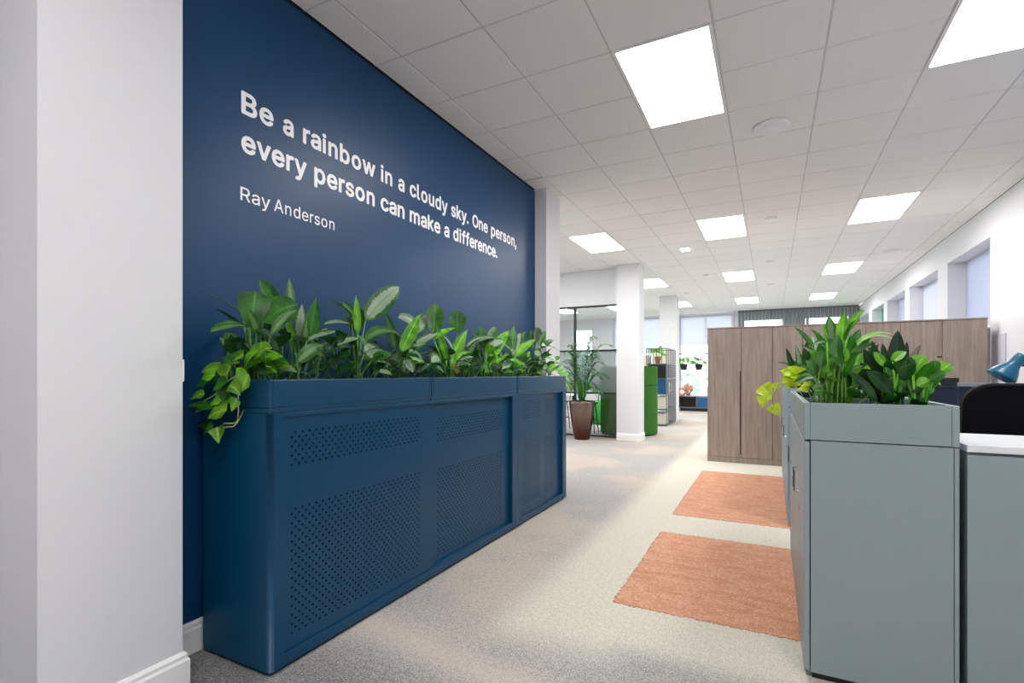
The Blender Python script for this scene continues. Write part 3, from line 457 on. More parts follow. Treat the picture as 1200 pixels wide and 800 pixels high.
 'w': ('138 0 23 379 87 379 133 214 154 137 175 41 165 41 186 135 206 214 252 379 316 379 362 214 382 136 402 41 391 41 413 135 434 214 480 379 545 379 429 0 368 0 319 172 305 225 291 280 277 338 291 338 277 280 263 225 248 172 199 0 170 64 397 66 284 309', '2 1 3 4 0 6 3 1 0 0 4 3 28 8 7 8 28 27 27 26 8 26 24 8 24 9 8 6 0 29 5 6 29 29 28 5 28 7 5 6 5 30 21 11 22 23 22 11 25 23 11 11 10 25 14 13 31 16 19 18 18 17 16 15 13 19 19 16 15 19 13 20 13 14 20 21 20 14 14 12 21 11 21 12 24 26 32 24 32 25 9 24 25 25 10 9 5 7 30 4 6 30 13 15 31 12 14 31 23 25 32'),
 'y': ('47 -139 61 -86 71 -87 104 -89 113 -86 122 -81 130 -74 138 -64 145 -51 151 -36 163 -1 17 379 84 379 165 155 187 87 206 21 184 21 202 87 224 155 305 379 371 379 204 -58 196 -77 187 -93 177 -107 165 -119 153 -128 139 -136 125 -141 109 -144 91 -145 65 -143 195 60', '31 1 0 30 3 2 30 2 31 1 31 2 4 28 27 5 4 27 3 30 29 29 28 3 28 4 3 18 15 20 20 19 18 20 15 21 15 18 17 10 9 21 21 15 10 16 10 15 16 15 32 10 16 14 13 10 14 5 27 26 26 25 5 6 5 25 25 24 6 7 6 24 24 23 7 8 7 23 23 22 8 22 21 8 21 9 8 10 13 11 12 11 13 15 17 32 14 16 32'),
}
def word(txt, y0, y1, z, size, off, parent, mat):
    adv = 0; V = []; T = []
    for ch in txt:
        p = list(map(int, GLYPHS[ch][0].split())); f = list(map(int, GLYPHS[ch][1].split())); xs_ = p[0::2]; o_ = len(V)
        side = 62 if ch in 'Blikmnprbudo' else 38
        x_ = adv+side-min(xs_); V += [(a+x_, b) for a, b in zip(xs_, p[1::2])]; T += [(f[k]+o_, f[k+1]+o_, f[k+2]+o_) for k in range(0, len(f), 3)]
        adv = adv+side+(max(xs_)-min(xs_))+(62 if ch in 'Binmubopdl' else 30)
    a0 = min(v[0] for v in V); a1 = max(v[0] for v in V); k = (y1-y0-2*off)/(a1-a0); h = size/1000; nv = []; nf = []
    for j in range(9 if off else 1):
        dy, dz = (0, 0) if j == 8 or not off else (off*math.cos(j*math.pi/4), off*.85*math.sin(j*math.pi/4)); o_ = len(nv)
        nv += [(XW+.001+j*.00006, y0+off+(a-a0)*k+dy, z+b*h+dz) for a, b in V]; nf += [tuple(i+o_ for i in t_) for t_ in T]
    me = bpy.data.meshes.new('word'); me.from_pydata(nv, [], nf); me.materials.append(mat); me.update()
    w_ = bpy.data.objects.new('word', me); COL.objects.link(w_); w_.parent = parent; w_.matrix_parent_inverse = INV[parent.name]
q = thing('wall_quote', (XW, 1.7, 2.1), 'two-line quotation in bold white lettering with its author below, across the blue wall', 'lettering')
for wd, a, b in (('Be', 1.71, 1.903), ('a', 1.964, 2.037), ('rainbow', 2.102, 2.718), ('in', 2.773, 2.896), ('a', 2.962, 3.035), ('cloudy', 3.096, 3.607), ('sky.', 3.661, 3.945), ('One', 4.011, 4.297), ('person,', 4.363, 4.923)):
    word(wd, a, b, 2.572, .206, .0054, q, M['white_vinyl'])
for wd, a, b in (('every', 1.71, 2.13), ('person', 2.185, 2.711), ('can', 2.771, 3.035), ('make', 3.096, 3.501), ('a', 3.557, 3.634), ('difference.', 3.693, 4.49)):
    word(wd, a, b, 2.381, .206, .0054, q, M['white_vinyl'])
for wd, a, b in (('Ray', 1.705, 1.882), ('Anderson', 1.906, 2.345)):
    word(wd, a, b, 2.133, .130, .0008, q, M['white_vinyl'])
t_ = thing('light_switch', (-2.14, 1.285, 1.27), 'small white switch plate at the edge of the near white pillar', 'switch')
box(-2.20, -2.104, 1.28, 1.291, 1.235, 1.325).build('plate', M['white_metal'], t_, bevel=.003)
box(-2.165, -2.14, 1.291, 1.296, 1.265, 1.295).build('rocker', M['white_metal'], t_)

# ------------------------------------------------------------ perforated steel cabinets
FX = -1.825
def perf(y0, y1, z0, z1, x, solid, th=.0025, p=.02, r=.0063):
    """sheet in plane X=x over rect `solid`, with staggered round holes inside (y0,y1,z0,z1) zones"""
    mb = MB(); Y0, Y1, Z0, Z1 = solid
    zones = sorted(zip(y0, y1, z0, z1), key=lambda a: a[2]) if isinstance(y0, (list, tuple)) else [(y0, y1, z0, z1)]
    ya, yb = zones[0][0], zones[0][1]; nc = int((yb-ya)/p); yb = ya+nc*p
    def quad(a, b, c, d):
        if b-a > 1e-5 and d-c > 1e-5: mb.add([(x, a, c), (x, b, c), (x, b, d), (x, a, d)], [(0, 1, 2, 3)])
    quad(Y0, ya, Z0, Z1); quad(yb, Y1, Z0, Z1)
    for i in range(nc):
        a = ya+i*p; z = Z0
        for (_, _, za, zb) in zones:
            zz = za+(p if i % 2 else 0); quad(a, a+p, z, zz); z = zz
            while z+2*p <= zb+(p if i % 2 else 0)+1e-6:
                cy, cz = a+p/2, z+p; vs = [(x, a, z), (x, a+p, z), (x, a+p, z+2*p), (x, a, z+2*p), (x, a, cz), (x, a+p, cz)]
                hv = [(x, cy+r*math.cos(k*math.pi/4), cz+r*math.sin(k*math.pi/4)) for k in range(8)]
                bv = [(x-th, b_, c_) for _, b_, c_ in hv]
                # indices: 0..5 frame, 6..13 hole, 14..21 back
                fs = [(5, 2, 7, 6), (2, 8, 7), (2, 3, 8), (3, 9, 8), (3, 4, 10, 9), (4, 0, 11, 10), (0, 12, 11), (0, 1, 12), (1, 13, 12), (1, 5, 6, 13)]
                fs += [(6+k, 6+(k+1) % 8, 14+(k+1) % 8, 14+k) for k in range(8)]
                mb.add(vs+hv+bv, fs); z += 2*p
        quad(a, a+p, z, Z1)
    # edges of the sheet (thickness)
    t = .016
    mb.add([(x, Y0, Z0), (x-t, Y0, Z0), (x-t, Y0, Z1), (x, Y0, Z1)], [(0, 1, 2, 3)]); mb.add([(x, Y1, Z0), (x-t, Y1, Z0), (x-t, Y1, Z1), (x, Y1, Z1)], [(0, 3, 2, 1)])
    mb.add([(x, Y0, Z1), (x-t, Y0, Z1), (x-t, Y1, Z1), (x, Y1, Z1)], [(0, 1, 2, 3)]); mb.add([(x, Y0, Z0), (x-t, Y0, Z0), (x-t, Y1, Z0), (x, Y1, Z0)], [(0, 3, 2, 1)])
    return mb
def steel_cabinet(y0, y1, doors, label):
    c = thing('perforated_cabinet', ((FX-2.27)/2, (y0+y1)/2, 0), label, 'cabinet', 'blue perforated steel cabinets')
    b = MB(); xb = -2.27
    b.box(xb, xb+.01, y0+.02, y1-.02, .02, 1.10)
    b.box(xb, FX-.05, y0+.02, y1-.02, 1.085, 1.10); b.box(xb, FX-.05, y0+.02, y1-.02, .02, .05)
    b.build('carcass', M['blue_steel'], c)
    box(xb+.02, FX-.06, y0+.03, y1-.03, .06, 1.08).build('inner_liner', M['dark_void'], c)
    L = doors[0][0]; R = doors[-1][1]
    for ya, yb, sg in ((y0, L, 1), (y1, R, -1)):      # folded sheet: end panel and front post in one, rounded at the corner
        r = .022 if (ya < 1.6 or ya > 5) else .004
        pts = [(xb, ya)]+[(FX-r+r*math.sin(math.radians(a)), ya+sg*(r-r*math.cos(math.radians(a)))) for a in range(0, 91, 15)]+[(FX, yb), (FX-.05, yb), (FX-.05, ya+sg*.02), (xb, ya+sg*.02)]
        n = len(pts); mb = MB().add([(x, y, .02) for x, y in pts]+[(x, y, 1.10) for x, y in pts], [tuple(range(n)), tuple(range(n, 2*n))[::-1]]+[(i, (i+1) % n, (i+1) % n+n, i+n) for i in range(n)])
        o = mb.build('end_panel', M['blue_steel'], c)
        for p in o.data.polygons: p.use_smooth = 1 <= p.index-2 <= 6
    box(FX-.05, FX-.001, L, R, .02, .068).build('bottom_rail', M['blue_steel'], c, bevel=.002)
    box(FX-.05, FX-.001, L, R, 1.082, 1.10).build('top_rail', M['blue_steel'], c, bevel=.002)
    box(xb+.02, FX-.02, y0+.02, y1-.02, 0, .02).build('plinth', M['dark_void'], c)
    for (a, b_, zo, dx) in doors:
        perf([k[0] for k in zo], [k[1] for k in zo], [k[2] for k in zo], [k[3] for k in zo], FX-dx, (a, b_, .069, 1.081)).build('sliding_door', M['blue_steel'], c)
    return c
steel_cabinet(1.478, 3.905, [(1.556, 2.70, [(1.593, 2.57, .115, .68), (1.593, 2.57, .85, 1.045)], .012), (2.69, 3.80, [(2.764, 3.70, .095, .665), (2.764, 3.70, .82, 1.01)], .034)],
              'wide dark blue steel cabinet with perforated sliding doors, nearest the camera')
steel_cabinet(3.907, 5.075, [(3.985, 4.50, [(4.02, 4.40, .15, .70), (4.02, 4.40, .87, 1.04)], .012), (4.49, 4.96, [(4.54, 4.81, .15, .70), (4.54, 4.81, .86, 1.04)], .034)],
              'narrower dark blue perforated steel cabinet at the far end of the pair')
def tray(name, x0, x1, y0, y1, z0, z1, mat, label, soilz, th=.018, extra=None):
    c = thing(name, ((x0+x1)/2, (y0+y1)/2, z0), label, 'planter', 'steel planter boxes on the cabinets')
    if mat == 'blue_steel': box(x0+.004, x1-.004, y0+.003, y1-.001, z0, z0+.022).build('base_trim', M[mat], c, bevel=.003); z0 += .0225
    if mat != 'blue_steel':     # front plate set between two corner posts
        box(x0+.0235, x1-.0235, y0, y0+.003, z0, z1).build('front_plate', M[mat], c)
        for a, b2 in ((x0, x0+.022), (x1-.022, x1)): box(a, b2, y0, y0+.02, z0, z1).build('corner_post', M[mat], c, bevel=.0015)
        f0 = y0+.003
    else: f0 = y0
    b = MB(); b.box(x0+(.022 if mat != 'blue_steel' else 0), x1-(.022 if mat != 'blue_steel' else 0), f0, y0+th, z0, z1); b.box(x0, x1, y1-th, y1, z0, z1); b.box(x0, x0+th, y0+th, y1-th, z0, z1); b.box(x1-th, x1, y0+th, y1-th, z0, z1); b.box(x0+th, x1-th, y0+th, y1-th, z0, z0+.01)
    b.build('trough', M[mat], c, bevel=.003 if mat != 'blue_steel' else .006)
    # inner liner lip
    l = MB(); t2 = .03
    l.box(x0+th, x1-th, y0+th, y0+t2, z0+.02, z1-.012); l.box(x0+th, x1-th, y1-t2, y1-th, z0+.02, z1-.012); l.box(x0+th, x0+t2, y0+t2, y1-t2, z0+.02, z1-.012); l.box(x1-t2, x1-th, y0+t2, y1-t2, z0+.02, z1-.012)
    l.build('liner', M['black_metal'] if mat != 'blue_steel' else M['grey_steel'], c)
    n = 24; mb = MB(); vs = []; m = max(4, int((y1-y0)/.08))
    for i in range(m+1):
        for j in range(7):
            vs.append((x0+t2+(x1-x0-2*t2)*j/6, y0+t2+(y1-y0-2*t2)*i/m, soilz+random.uniform(-.008, .008)))
    mb.add(vs, [(i*7+j, i*7+j+1, (i+1)*7+j+1, (i+1)*7+j) for i in range(m) for j in range(6)]); tag(mb.build('soil', M['soil'], c), kind='stuff')
    box(x0+.01, x1-.008, y0+.01, y1-.01, z0-.012, z0).build('shadow_gap', M['dark_void'], c) if extra else None
    return c
PT = 1.243; SB = 1.20
tray('planter_box', -2.27, FX-.002, 1.478, 2.655, 1.10, PT, 'blue_steel', 'blue planter box on the near cabinet, its end overhung by trailing pothos', SB)
tray('planter_box', -2.27, FX-.002, 2.66, 3.90, 1.10, PT, 'blue_steel', 'middle blue planter box of three, between the near and far ones', SB)
tray('planter_box', -2.27, FX-.002, 3.905, 5.05, 1.10, PT, 'blue_steel', 'farthest blue planter box, ending beside the narrow white pillar', SB)

# ------------------------------------------------------------ orange carpet rectangles inlaid in the floor
def inlay(x0, x1, y0, y1, label):
    n = 90; random.seed(int(y0*10)); bd = []
    def edge(a, b, k):
        for i in range(k):
            s = i/k; p = Vector(a).lerp(Vector(b), s); d = (Vector(b)-Vector(a)).normalized(); nn = Vector((d.y, -d.x))
            bd.append(p+nn*random.gauss(0, .0065))
    edge((x0, y0), (x1, y0), 260); edge((x1, y0), (x1, y1), 60); edge((x1, y1), (x0, y1), 200); edge((x0, y1), (x0, y0), 320)
    m = len(bd); vs = [(p.x, p.y, .003) for p in bd]+[(p.x, p.y, -.002) for p in bd]
    mb = MB().add(vs, [tuple(range(m))]+[(i, i+m, (i+1) % m+m, (i+1) % m) for i in range(m)])
    tag(mb.build('carpet_inlay', M['carpet_orange'], loc=((x0+x1)/2, (y0+y1)/2, 0)), label, 'carpet', 'orange carpet rectangles')
inlay(-.77, .9, 2.89, 4.36, 'terracotta orange carpet rectangle in the floor, nearest the camera')
inlay(-.78, .9, 4.94, 7.34, 'terracotta orange carpet rectangle farther off, in front of the wooden lockers')

# ------------------------------------------------------------ wooden lockers
YC = 8.19
def locker(x0, x1, seams, label, handle):
    c = thing('wooden_locker', ((x0+x1)/2, YC+.24, 0), label, 'locker', 'taupe wood lockers')
    b = MB(); b.box(x0, x1, YC+.02, YC+.46, .06, 1.905); b.build('carcass', M['dark_wood'], c)
    box(x0-.0005, x1+.0005, YC+.021, YC+.459, .07, 1.9045).build('side_veneer', M['wood'], c) if x0 < -.8 or x1 > 2.2 else None
    box(x0, x1, YC, YC+.44, 0, .075).build('plinth', M['wood'], c, bevel=.002)
    box(x0-.001, x1+.001, YC-.004, YC+.46, 1.905, 1.922).build('top', M['wood'], c, bevel=.002)
    ed = [x0]+seams+[x1]
    for k in range(len(ed)-1):
        a, b_ = ed[k]+.0035, ed[k+1]-.0035
        d = MB()
        if handle == k:     # finger slot cut into the lower right edge of the leaf
            d.box(a, b_, YC, YC+.018, 1.30, 1.9); d.box(a, b_-.012, YC, YC+.018, .12, 1.30); d.box(a, b_, YC, YC+.018, .08, .12)
            box(b_-.012, b_, YC+.014, YC+.019, .125, 1.295).build('finger_slot', M['dark_wood'], c)
        elif handle == -1-k:
            d.box(a, b_, YC, YC+.018, 1.475, 1.9); d.box(a, b_-.045, YC, YC+.018, 1.455, 1.475); d.box(a, b_, YC, YC+.018, .08, 1.455)
        else: d.box(a, b_, YC, YC+.018, .08, 1.9)
        d.build('door', M['wood'], c)
    return c
locker(-.81, .015, [-.372], 'leftmost tall taupe wood locker, its end standing free by the corridor', 0)
locker(.015, .72, [.37], 'tall taupe wood locker partly hidden behind the lime pothos and its planter', 9)
locker(.72, 1.41, [1.06], 'tall taupe wood locker behind the tallest leaves of the grey planter', 9)
locker(1.41, 2.227, [1.812], 'rightmost tall taupe wood locker, beside the right-hand wall and windows', -1)

# ------------------------------------------------------------ grey storage bank on the right
GX = .12
def grey_unit(y0, y1, mat, label, front=False):
    x1 = .615
    c = thing('storage_unit', ((GX+x1)/2, (y0+y1)/2, 0), label, 'cabinet', 'grey steel storage units')
    b = MB(); b.box(GX+.024, x1-.016, y0, y1, .03, .99)
    b.build('carcass', M[mat], c, bevel=.0015)
    box(x1-.014, x1, y0, y1, .03, .99).build('back_panel', M[mat], c, bevel=.001)
    box(GX+.03, x1-.03, y0+.02, y1-.02, 0, .03).build('plinth', M['black_metal'], c)
    m = (y0+y1)/2
    for a, b_, hy in ((y0, m-.002, m-.05), (m+.002, y1, m+.05)):
        d = box(GX, GX+.02, a, b_, .035, .985).build('door', M[mat], c, bevel=.0015)
        h = MB(); h.tube([(GX-.001, hy, .80), (GX-.022, hy, .80), (GX-.022, hy, .70), (GX-.001, hy, .70)], .004, 6); h.build('handle', M['chrome'], d)
        MB().lathe((0, 0, 0), [(.011, 0), (.011, .008), (.001, .009)], 12)
    # round lock on the leading door
    k = MB(); n = 10; vs = [(GX-.006, m-.05+.012*math.cos(i*2*math.pi/n), .62+.012*math.sin(i*2*math.pi/n)) for i in range(n)]+[(GX, m-.05+.012*math.cos(i*2*math.pi/n), .62+.012*math.sin(i*2*math.pi/n)) for i in range(n)]
    k.add(vs, [tuple(range(n))]+[(i, i+n, (i+1) % n+n, (i+1) % n) for i in range(n)]); k.build('lock', M['chrome'], c)
    return c
for y0, y1, mt, lb in ((2.555, 3.44, 'grey_steel', 'pale grey steel storage unit nearest the camera, its end panel facing us'), (3.443, 4.33, 'grey_steel', 'pale grey steel storage unit second in the row, under the lime pothos'),
                       (4.98, 5.86, 'bluegrey_steel', 'blue-grey storage unit third in the row beyond a gap, beside the farther orange carpet'),
                       (5.863, 6.74, 'bluegrey_steel', 'blue-grey storage unit fourth in the row, seen edge-on'), (6.743, 7.62, 'bluegrey_steel', 'last blue-grey storage unit of the row, nearest the wooden lockers')):
    grey_unit(y0, y1, mt, lb)
tray('planter_box', GX, .615, 2.55, 4.33, .995, 1.147, 'grey_steel', 'pale grey steel planter box on the near storage units, full of leafy plants', 1.06, th=.022)
tray('planter_box', GX, .615, 4.98, 7.62, .995, 1.147, 'bluegrey_steel', 'blue-grey planter box on the far storage units, seen edge-on', 1.06, th=.022)
MB().box(.145, .59, 3.22, 3.235, 1.05, 1.14).build('divider', M['bluegrey_steel'], [o for o in bpy.data.objects if o.get('label', '').startswith('pale grey steel planter')][0])
c = thing('low_cabinet', (1.3, 2.8, 0), 'low grey cabinet with white top, right of the grey planter unit', 'cabinet')
box(.642, 2.0, 2.575, 3.03, .03, .974).build('carcass', M['grey_steel'], c)
box(.66, 1.98, 2.6, 3.0, 0, .03).build('plinth', M['black_metal'], c)
for a, b_ in ((.637, 1.32), (1.325, 2.0)): box(a, b_, 2.553, 2.572, .035, .968).build('door', M['grey_steel'], c, bevel=.0015)
box(.634, 2.003, 2.545, 3.04, .979, 1.005).build('top', M['white_top'], c, bevel=.002)

# ------------------------------------------------------------ desks, screens, chair, lamp
def desk(x0, x1, y0, y1, label):
    c = thing('office_desk', ((x0+x1)/2, (y0+y1)/2, 0), label, 'desk', 'office desks')
    box(x0, x1, y0, y1, .715, .74).build('tabletop', M['desk_top'], c, bevel=.002)
    for x in (x0+.05, x1-.05):
        for y in (y0+.05, y1-.05): box(x-.025, x+.025, y-.025, y+.025, 0, .715).build('leg', M['white_metal'], c)
    box(x0+.07, x1-.07, (y0+y1)/2-.02, (y0+y1)/2+.02, .67, .715).build('beam', M['white_metal'], c)
desk(.85, 2.25, 3.98, 4.57, 'white office desk in front of the long dark screen')
desk(.85, 2.25, 4.64, 5.36, 'white office desk behind the long dark screen, carrying the blue lamp')
desk(.85, 2.25, 6.1, 6.8, 'white office desk in front of the wooden lockers')
def screen(x0, x1, y, z1, label, mat, rail):
    c = thing('desk_screen', ((x0+x1)/2, y, .0), label, 'screen', 'desk divider screens')
    box(x0, x1, y-.014, y+.014, .60, z1-.025).build('panel', M[mat], c, bevel=.004)
    box(x0, x1, y-.018, y+.018, z1-.025, z1).build('top_rail', M[rail], c, bevel=.003)
    for x in (x0+.12, x1-.12): box(x-.02, x+.02, y-.02, y+.02, 0, .6).build('post', M['white_metal'], c)
screen(1.10, 2.28, 4.605, 1.205, 'long navy fabric desk screen with a light metal top rail, behind the black chair', 'navy_fabric', 'screen_rail')
screen(.80, 2.28, 6.85, 1.17, 'pale grey-green desk screen seen in the gap behind the navy one', 'grey_steel', 'grey_steel')
def monitor(x, y, z, w_, label):
    c = thing('monitor', (x, y, .74), label, 'monitor', 'desk monitors')
    box(x-w_/2, x+w_/2, y-.02, y+.02, z-.32, z).build('display', M['black_metal'], c, bevel=.005)
    box(x-.03, x+.03, y-.01, y+.05, .75, z-.1).build('stand', M['black_metal'], c); box(x-.12, x+.12, y-.08, y+.1, .74, .752).build('foot', M['black_metal'], c, bevel=.003)
monitor(1.36, 6.55, 1.225, .42, 'dark monitor whose top edge shows above the far desk screen')
def office_chair(x, y, rot, zb, w_, label, mat, rnd=.09):
    c = thing('office_chair', (x, y, 0), label, 'chair', 'office chairs')
    R = Matrix.Translation((x, y, 0)) @ Matrix.Rotation(rot, 4, 'Z')
    def put(mb, name, m, **k):
        mb.v = [tuple(R @ Vector(v)) for v in mb.v]; return mb.build(name, M[m], c, **k)
    # backrest, front of chair towards +y: rounded slab curved at its top corners
    mb = MB(); pts = []; n = 8; hw = w_/2; z0 = .56
    for cx, cz, a0 in ((hw-rnd, zb-rnd, 0), (-hw+rnd, zb-rnd, 90), (-hw+.05, z0+.05, 180), (hw-.05, z0+.05, 270)):
        r = rnd if cz > 1 or zb-rnd == cz else .05
        for k in range(n+1): a = math.radians(a0+90*k/n); pts.append((cx+r*math.cos(a), cz+r*math.sin(a)))
    m = len(pts); vs = []
    for d, s in ((-.035, .97), (-.025, 1), (.02, 1), (.03, .97)):
        for px_, pz in pts: vs.append((px_*s, -.24+d-.05*(px_/hw)**2*-1-(pz-z0)*.08, (pz-(z0+zb)/2)*s+(z0+zb)/2))
    fs = [tuple(range(m))[::1], tuple(3*m+i for i in range(m))[::-1]]
    for r in range(3): fs += [(r*m+i, (r+1)*m+i, (r+1)*m+(i+1) % m, r*m+(i+1) % m) for i in range(m)]
    mb.add(vs, fs); put(mb, 'backrest', mat)
    put(box(-.24, .24, -.22, .26, .44, .52), 'seat', mat, bevel=.03)
    put(MB().tube([(0, -.1, .43), (0, -.29, .45), (0, -.31, .75)], .025, 8), 'back_support', 'black_metal')
    put(MB().tube([(0, 0, .08), (0, 0, .44)], .03, 10), 'gas_stem', 'black_metal')
    for k in range(5):
        a = k*2*math.pi/5+.3; leg = put(MB().tube([(0, 0, .1), (.28*math.cos(a), .28*math.sin(a), .075)], .022, 6, .015), 'leg', 'black_metal')
        cs = MB(); ca, sa = math.cos(a), math.sin(a); cc = (.29*ca, .29*sa, .03); n_ = 10
        vv = [(cc[0]+s*(-sa)*.012+ca*.03*math.cos(i*2*math.pi/n_), cc[1]+s*ca*.012+sa*.03*math.cos(i*2*math.pi/n_), .03+.03*math.sin(i*2*math.pi/n_)) for s in (-1, 1) for i in range(n_)]
        cs.add(vv, [tuple(range(n_)), tuple(range(n_, 2*n_))[::-1]]+[(i, i+n_, (i+1) % n_+n_, (i+1) % n_) for i in range(n_)])
        cs.v = [tuple(R @ Vector(v)) for v in cs.v]; o = cs.build('castor', M['black_metal'], leg); o.matrix_parent_inverse = INV[c.name] if False else Matrix()
        o.matrix_parent_inverse = (leg.matrix_parent_inverse if False else Matrix())
    for s in (-1, 1): put(MB().tube([(s*.25, .1, .48), (s*.29, .1, .5), (s*.29, .08, .68), (s*.29, .2, .69), (s*.29, -.12, .69)], .014, 6), 'armrest', 'black_metal')
office_chair(1.125, 3.56, 0, 1.222, .64, 'big black high-backed chair behind the low white-topped cabinet', 'black_fabric', .11)
office_chair(1.12, 5.80, .15, 1.165, .46, 'dark navy chair back showing above the right end of the planter', 'navy_fabric', .05)
# blue desk lamp
c = thing('desk_lamp', (1.80, 4.88, .74), 'teal blue desk lamp with a flared metal shade, above the dark desk screen', 'lamp')
MB().lathe((1.80, 4.88, .74), [(.09, 0), (.09, .012), (.02, .022), (.001, .022)]).build('base', M['lamp_blue'], c, smooth=False)
MB().tube([(1.80, 4.88, .755), (1.95, 4.88, 1.08), (1.80, 4.86, 1.24), (1.51, 4.81, 1.318), (1.45, 4.80, 1.326)], .008, 8).build('arm', M['black_metal'], c, smooth=True)
ax = (Vector((1.350, 4.80, 1.222))-Vector((1.478, 4.80, 1.392))).normalized(); o0 = Vector((1.480, 4.80, 1.388)); a_ = ax.cross(Vector((0, 1, 0))).normalized(); b_ = ax.cross(a_)
prof = [(.001, -.002), (.034, 0), (.037, .02), (.036, .07), (.046, .095), (.066, .13), (.08, .165), (.085, .188), (.081, .188), (.06, .13), (.03, .08)]
vs = []; n = 24
for r, d in prof:
    for k in range(n): an = 2*math.pi*k/n; vs.append(o0+ax*d+a_*math.cos(an)*r+b_*math.sin(an)*r)
mb = MB().add(vs, [(i*n+k, i*n+(k+1) % n, (i+1)*n+(k+1) % n, (i+1)*n+k) for i in range(len(prof)-1) for k in range(n)]); mb.build('shade', M['lamp_blue'], c, smooth=True)
# soft shadow on the right wall, put in as a thin grey board
c = struct('trim_4_shadow_stand_in', box(XR-.012, XR, 8.0, 8.42, 1.0, 1.72), M['pale_painted_shade'])

# ------------------------------------------------------------ glazed partition
GY = 10.26
c = struct('trim_5', MB().box(XL, -2.57, GY-.03, GY+.03, 2.585, 2.62).box(XL, -2.57, GY-.03, GY+.03, 0, .03).box(XL, -2.57, GY-.02, GY+.02, 1.70, 1.735).box(XL, -2.57, GY-.02, GY+.02, .855, .885), M['black_metal'])
for x in (-6.45, -4.97, -3.51, -2.59): tag(box(x-.022, x+.022, GY-.025, GY+.025, .03, 2.585).build('mullion', M['black_metal'], c))
mx = [XL, -6.45, -4.97, -3.51, -2.59]
for i in range(4):
    for z0, z1, m in ((.885, 1.70, 'frosted'), (1.735, 2.585, 'glass'), (.03, .855, 'glass')):
        box(mx[i]+.022, mx[i+1]-.022, GY-.004, GY+.004, z0, z1).build('pane', M[m], c)
# green felt booth screen (open ring)
c = thing('acoustic_booth', (-2.64, 11.15, 0), 'tall rounded green felt booth screen behind the corridor pillar', 'booth')
def ring(r0, r1, a0, a1, z0, z1, cx, cy, n=40):
    vs = []; 
    for i in range(n+1):
        a = math.radians(a0+(a1-a0)*i/n)
        for r, z in ((r0, z0), (r1, z0), (r1, z1-.015), (r1-.015, z1), (r0+.015, z1), (r0, z1-.015)): vs.append((cx+r*math.cos(a), cy+r*math.sin(a), z))
    k = 6; fs = [(i*k+j, (i+1)*k+j, (i+1)*k+(j+1) % k, i*k+(j+1) % k) for i in range(n) for j in range(k)]
    fs += [tuple(range(k))[::-1], tuple(n*k+j for j in range(k))]
    return MB().add(vs, fs)
ring(.51, .58, 110, 400, .03, 1.03, -2.64, 11.15).build('lower_screen', M['green_felt'], c)
ring(.51, .58, 110, 400, 1.034, 1.41, -2.64, 11.15).build('upper_screen', M['green_felt'], c)
ring(.53, .56, 110, 400, 0, .03, -2.64, 11.15).build('base_ring', M['black_metal'], c)
# side room furniture seen through the glass
def stool(x, y, label, seatmat):
    c = thing('wire_stool', (x, y, 0), label, 'stool', 'stools in the glazed room')
    MB().lathe((x, y, .62), [(.17, 0), (.18, .015), (.17, .03), (.001, .035)], 16).build('seat', M[seatmat], c)
    for k in range(4):
        a = math.pi/4+k*math.pi/2; MB().tube([(x+.13*math.cos(a), y+.13*math.sin(a), .62), (x+.21*math.cos(a), y+.21*math.sin(a), 0)], .011, 6).build('leg', M['black_metal'], c)
    MB().tube([(x+.175*math.cos(k*math.pi/8), y+.175*math.sin(k*math.pi/8), .28) for k in range(17)], .008, 6).build('foot_ring', M['black_metal'], c)
    MB().tube([(x-.15, y+.12, .65), (x-.17, y+.16, .92), (x, y+.2, .96), (x+.17, y+.16, .92), (x+.15, y+.12, .65)], .01, 6).build('back_hoop', M['black_metal'], c)
stool(-3.42, 10.95, 'black wire stool behind the glass just right of the palm pot', 'black_metal')
stool(-4.15, 11.2, 'black wire stool behind the glass left of the palm pot', 'black_metal')
c = thing('green_pouf', (-3.62, 12.9, 0), 'bright green round pouf seat behind the glass beyond the stool', 'seat')
MB().lathe((-3.62, 12.9, 0), [(.33, .02), (.36, .12), (.36, .5), (.3, .58), (.001, .6)], 24).build('cushion', plain('green_seat', srgb(58, 170, 60), .8), c, smooth=True)
MB().lathe((-3.62, 12.9, 0), [(.28, 0), (.28, .03), (.001, .03)], 20).build('base', M['black_metal'], c)
c = thing('meeting_table', (-5.1, 12.6, 0), 'white meeting table in the glazed side room', 'table')
box(-5.9, -4.3, 12.1, 13.1, .71, .74).build('tabletop', M['desk_top'], c)
for x in (-5.7, -4.5):
    for y in (12.2, 13.0): box(x-.025, x+.025, y-.025, y+.025, 0, .71).build('leg', M['black_metal'], c)

# ------------------------------------------------------------ open metal rack with its contents
RX0, RX1, RY0, RY1 = -2.66, -2.18, 13.02, 14.3
c = thing('metal_rack', ((RX0+RX1)/2, (RY0+RY1)/2, 0), 'open grey metal shelving rack with boxes and a plant, in front of the far pillar', 'shelving')
lv = [.04, .41, .78, 1.15, 1.50, 1.87]
for k, z in enumerate(lv):
    mb = MB(); mb.box(RX0, RX1, RY0, RY0+.02, z-.02, z).box(RX0, RX1, RY1-.02, RY1, z-.02, z).box(RX0, RX0+.02, RY0+.02, RY1-.02, z-.02, z).box(RX1-.02, RX1, RY0+.02, RY1-.02, z-.02, z)
    if k < 5: mb.box(RX0+.02, RX1-.02, RY0+.02, RY1-.02, z-.012, z-.004)
    mb.build('shelf', M['rack_metal'], c)
for y in [RY0+.01+(RY1-RY0-.02)*i/5 for i in range(6)]:
    for x in ((RX0+.01, RX1-.01)): box(x-.011, x+.011, y-.011, y+.011, 0, 1.87).build('upright', M['rack_metal'], c)
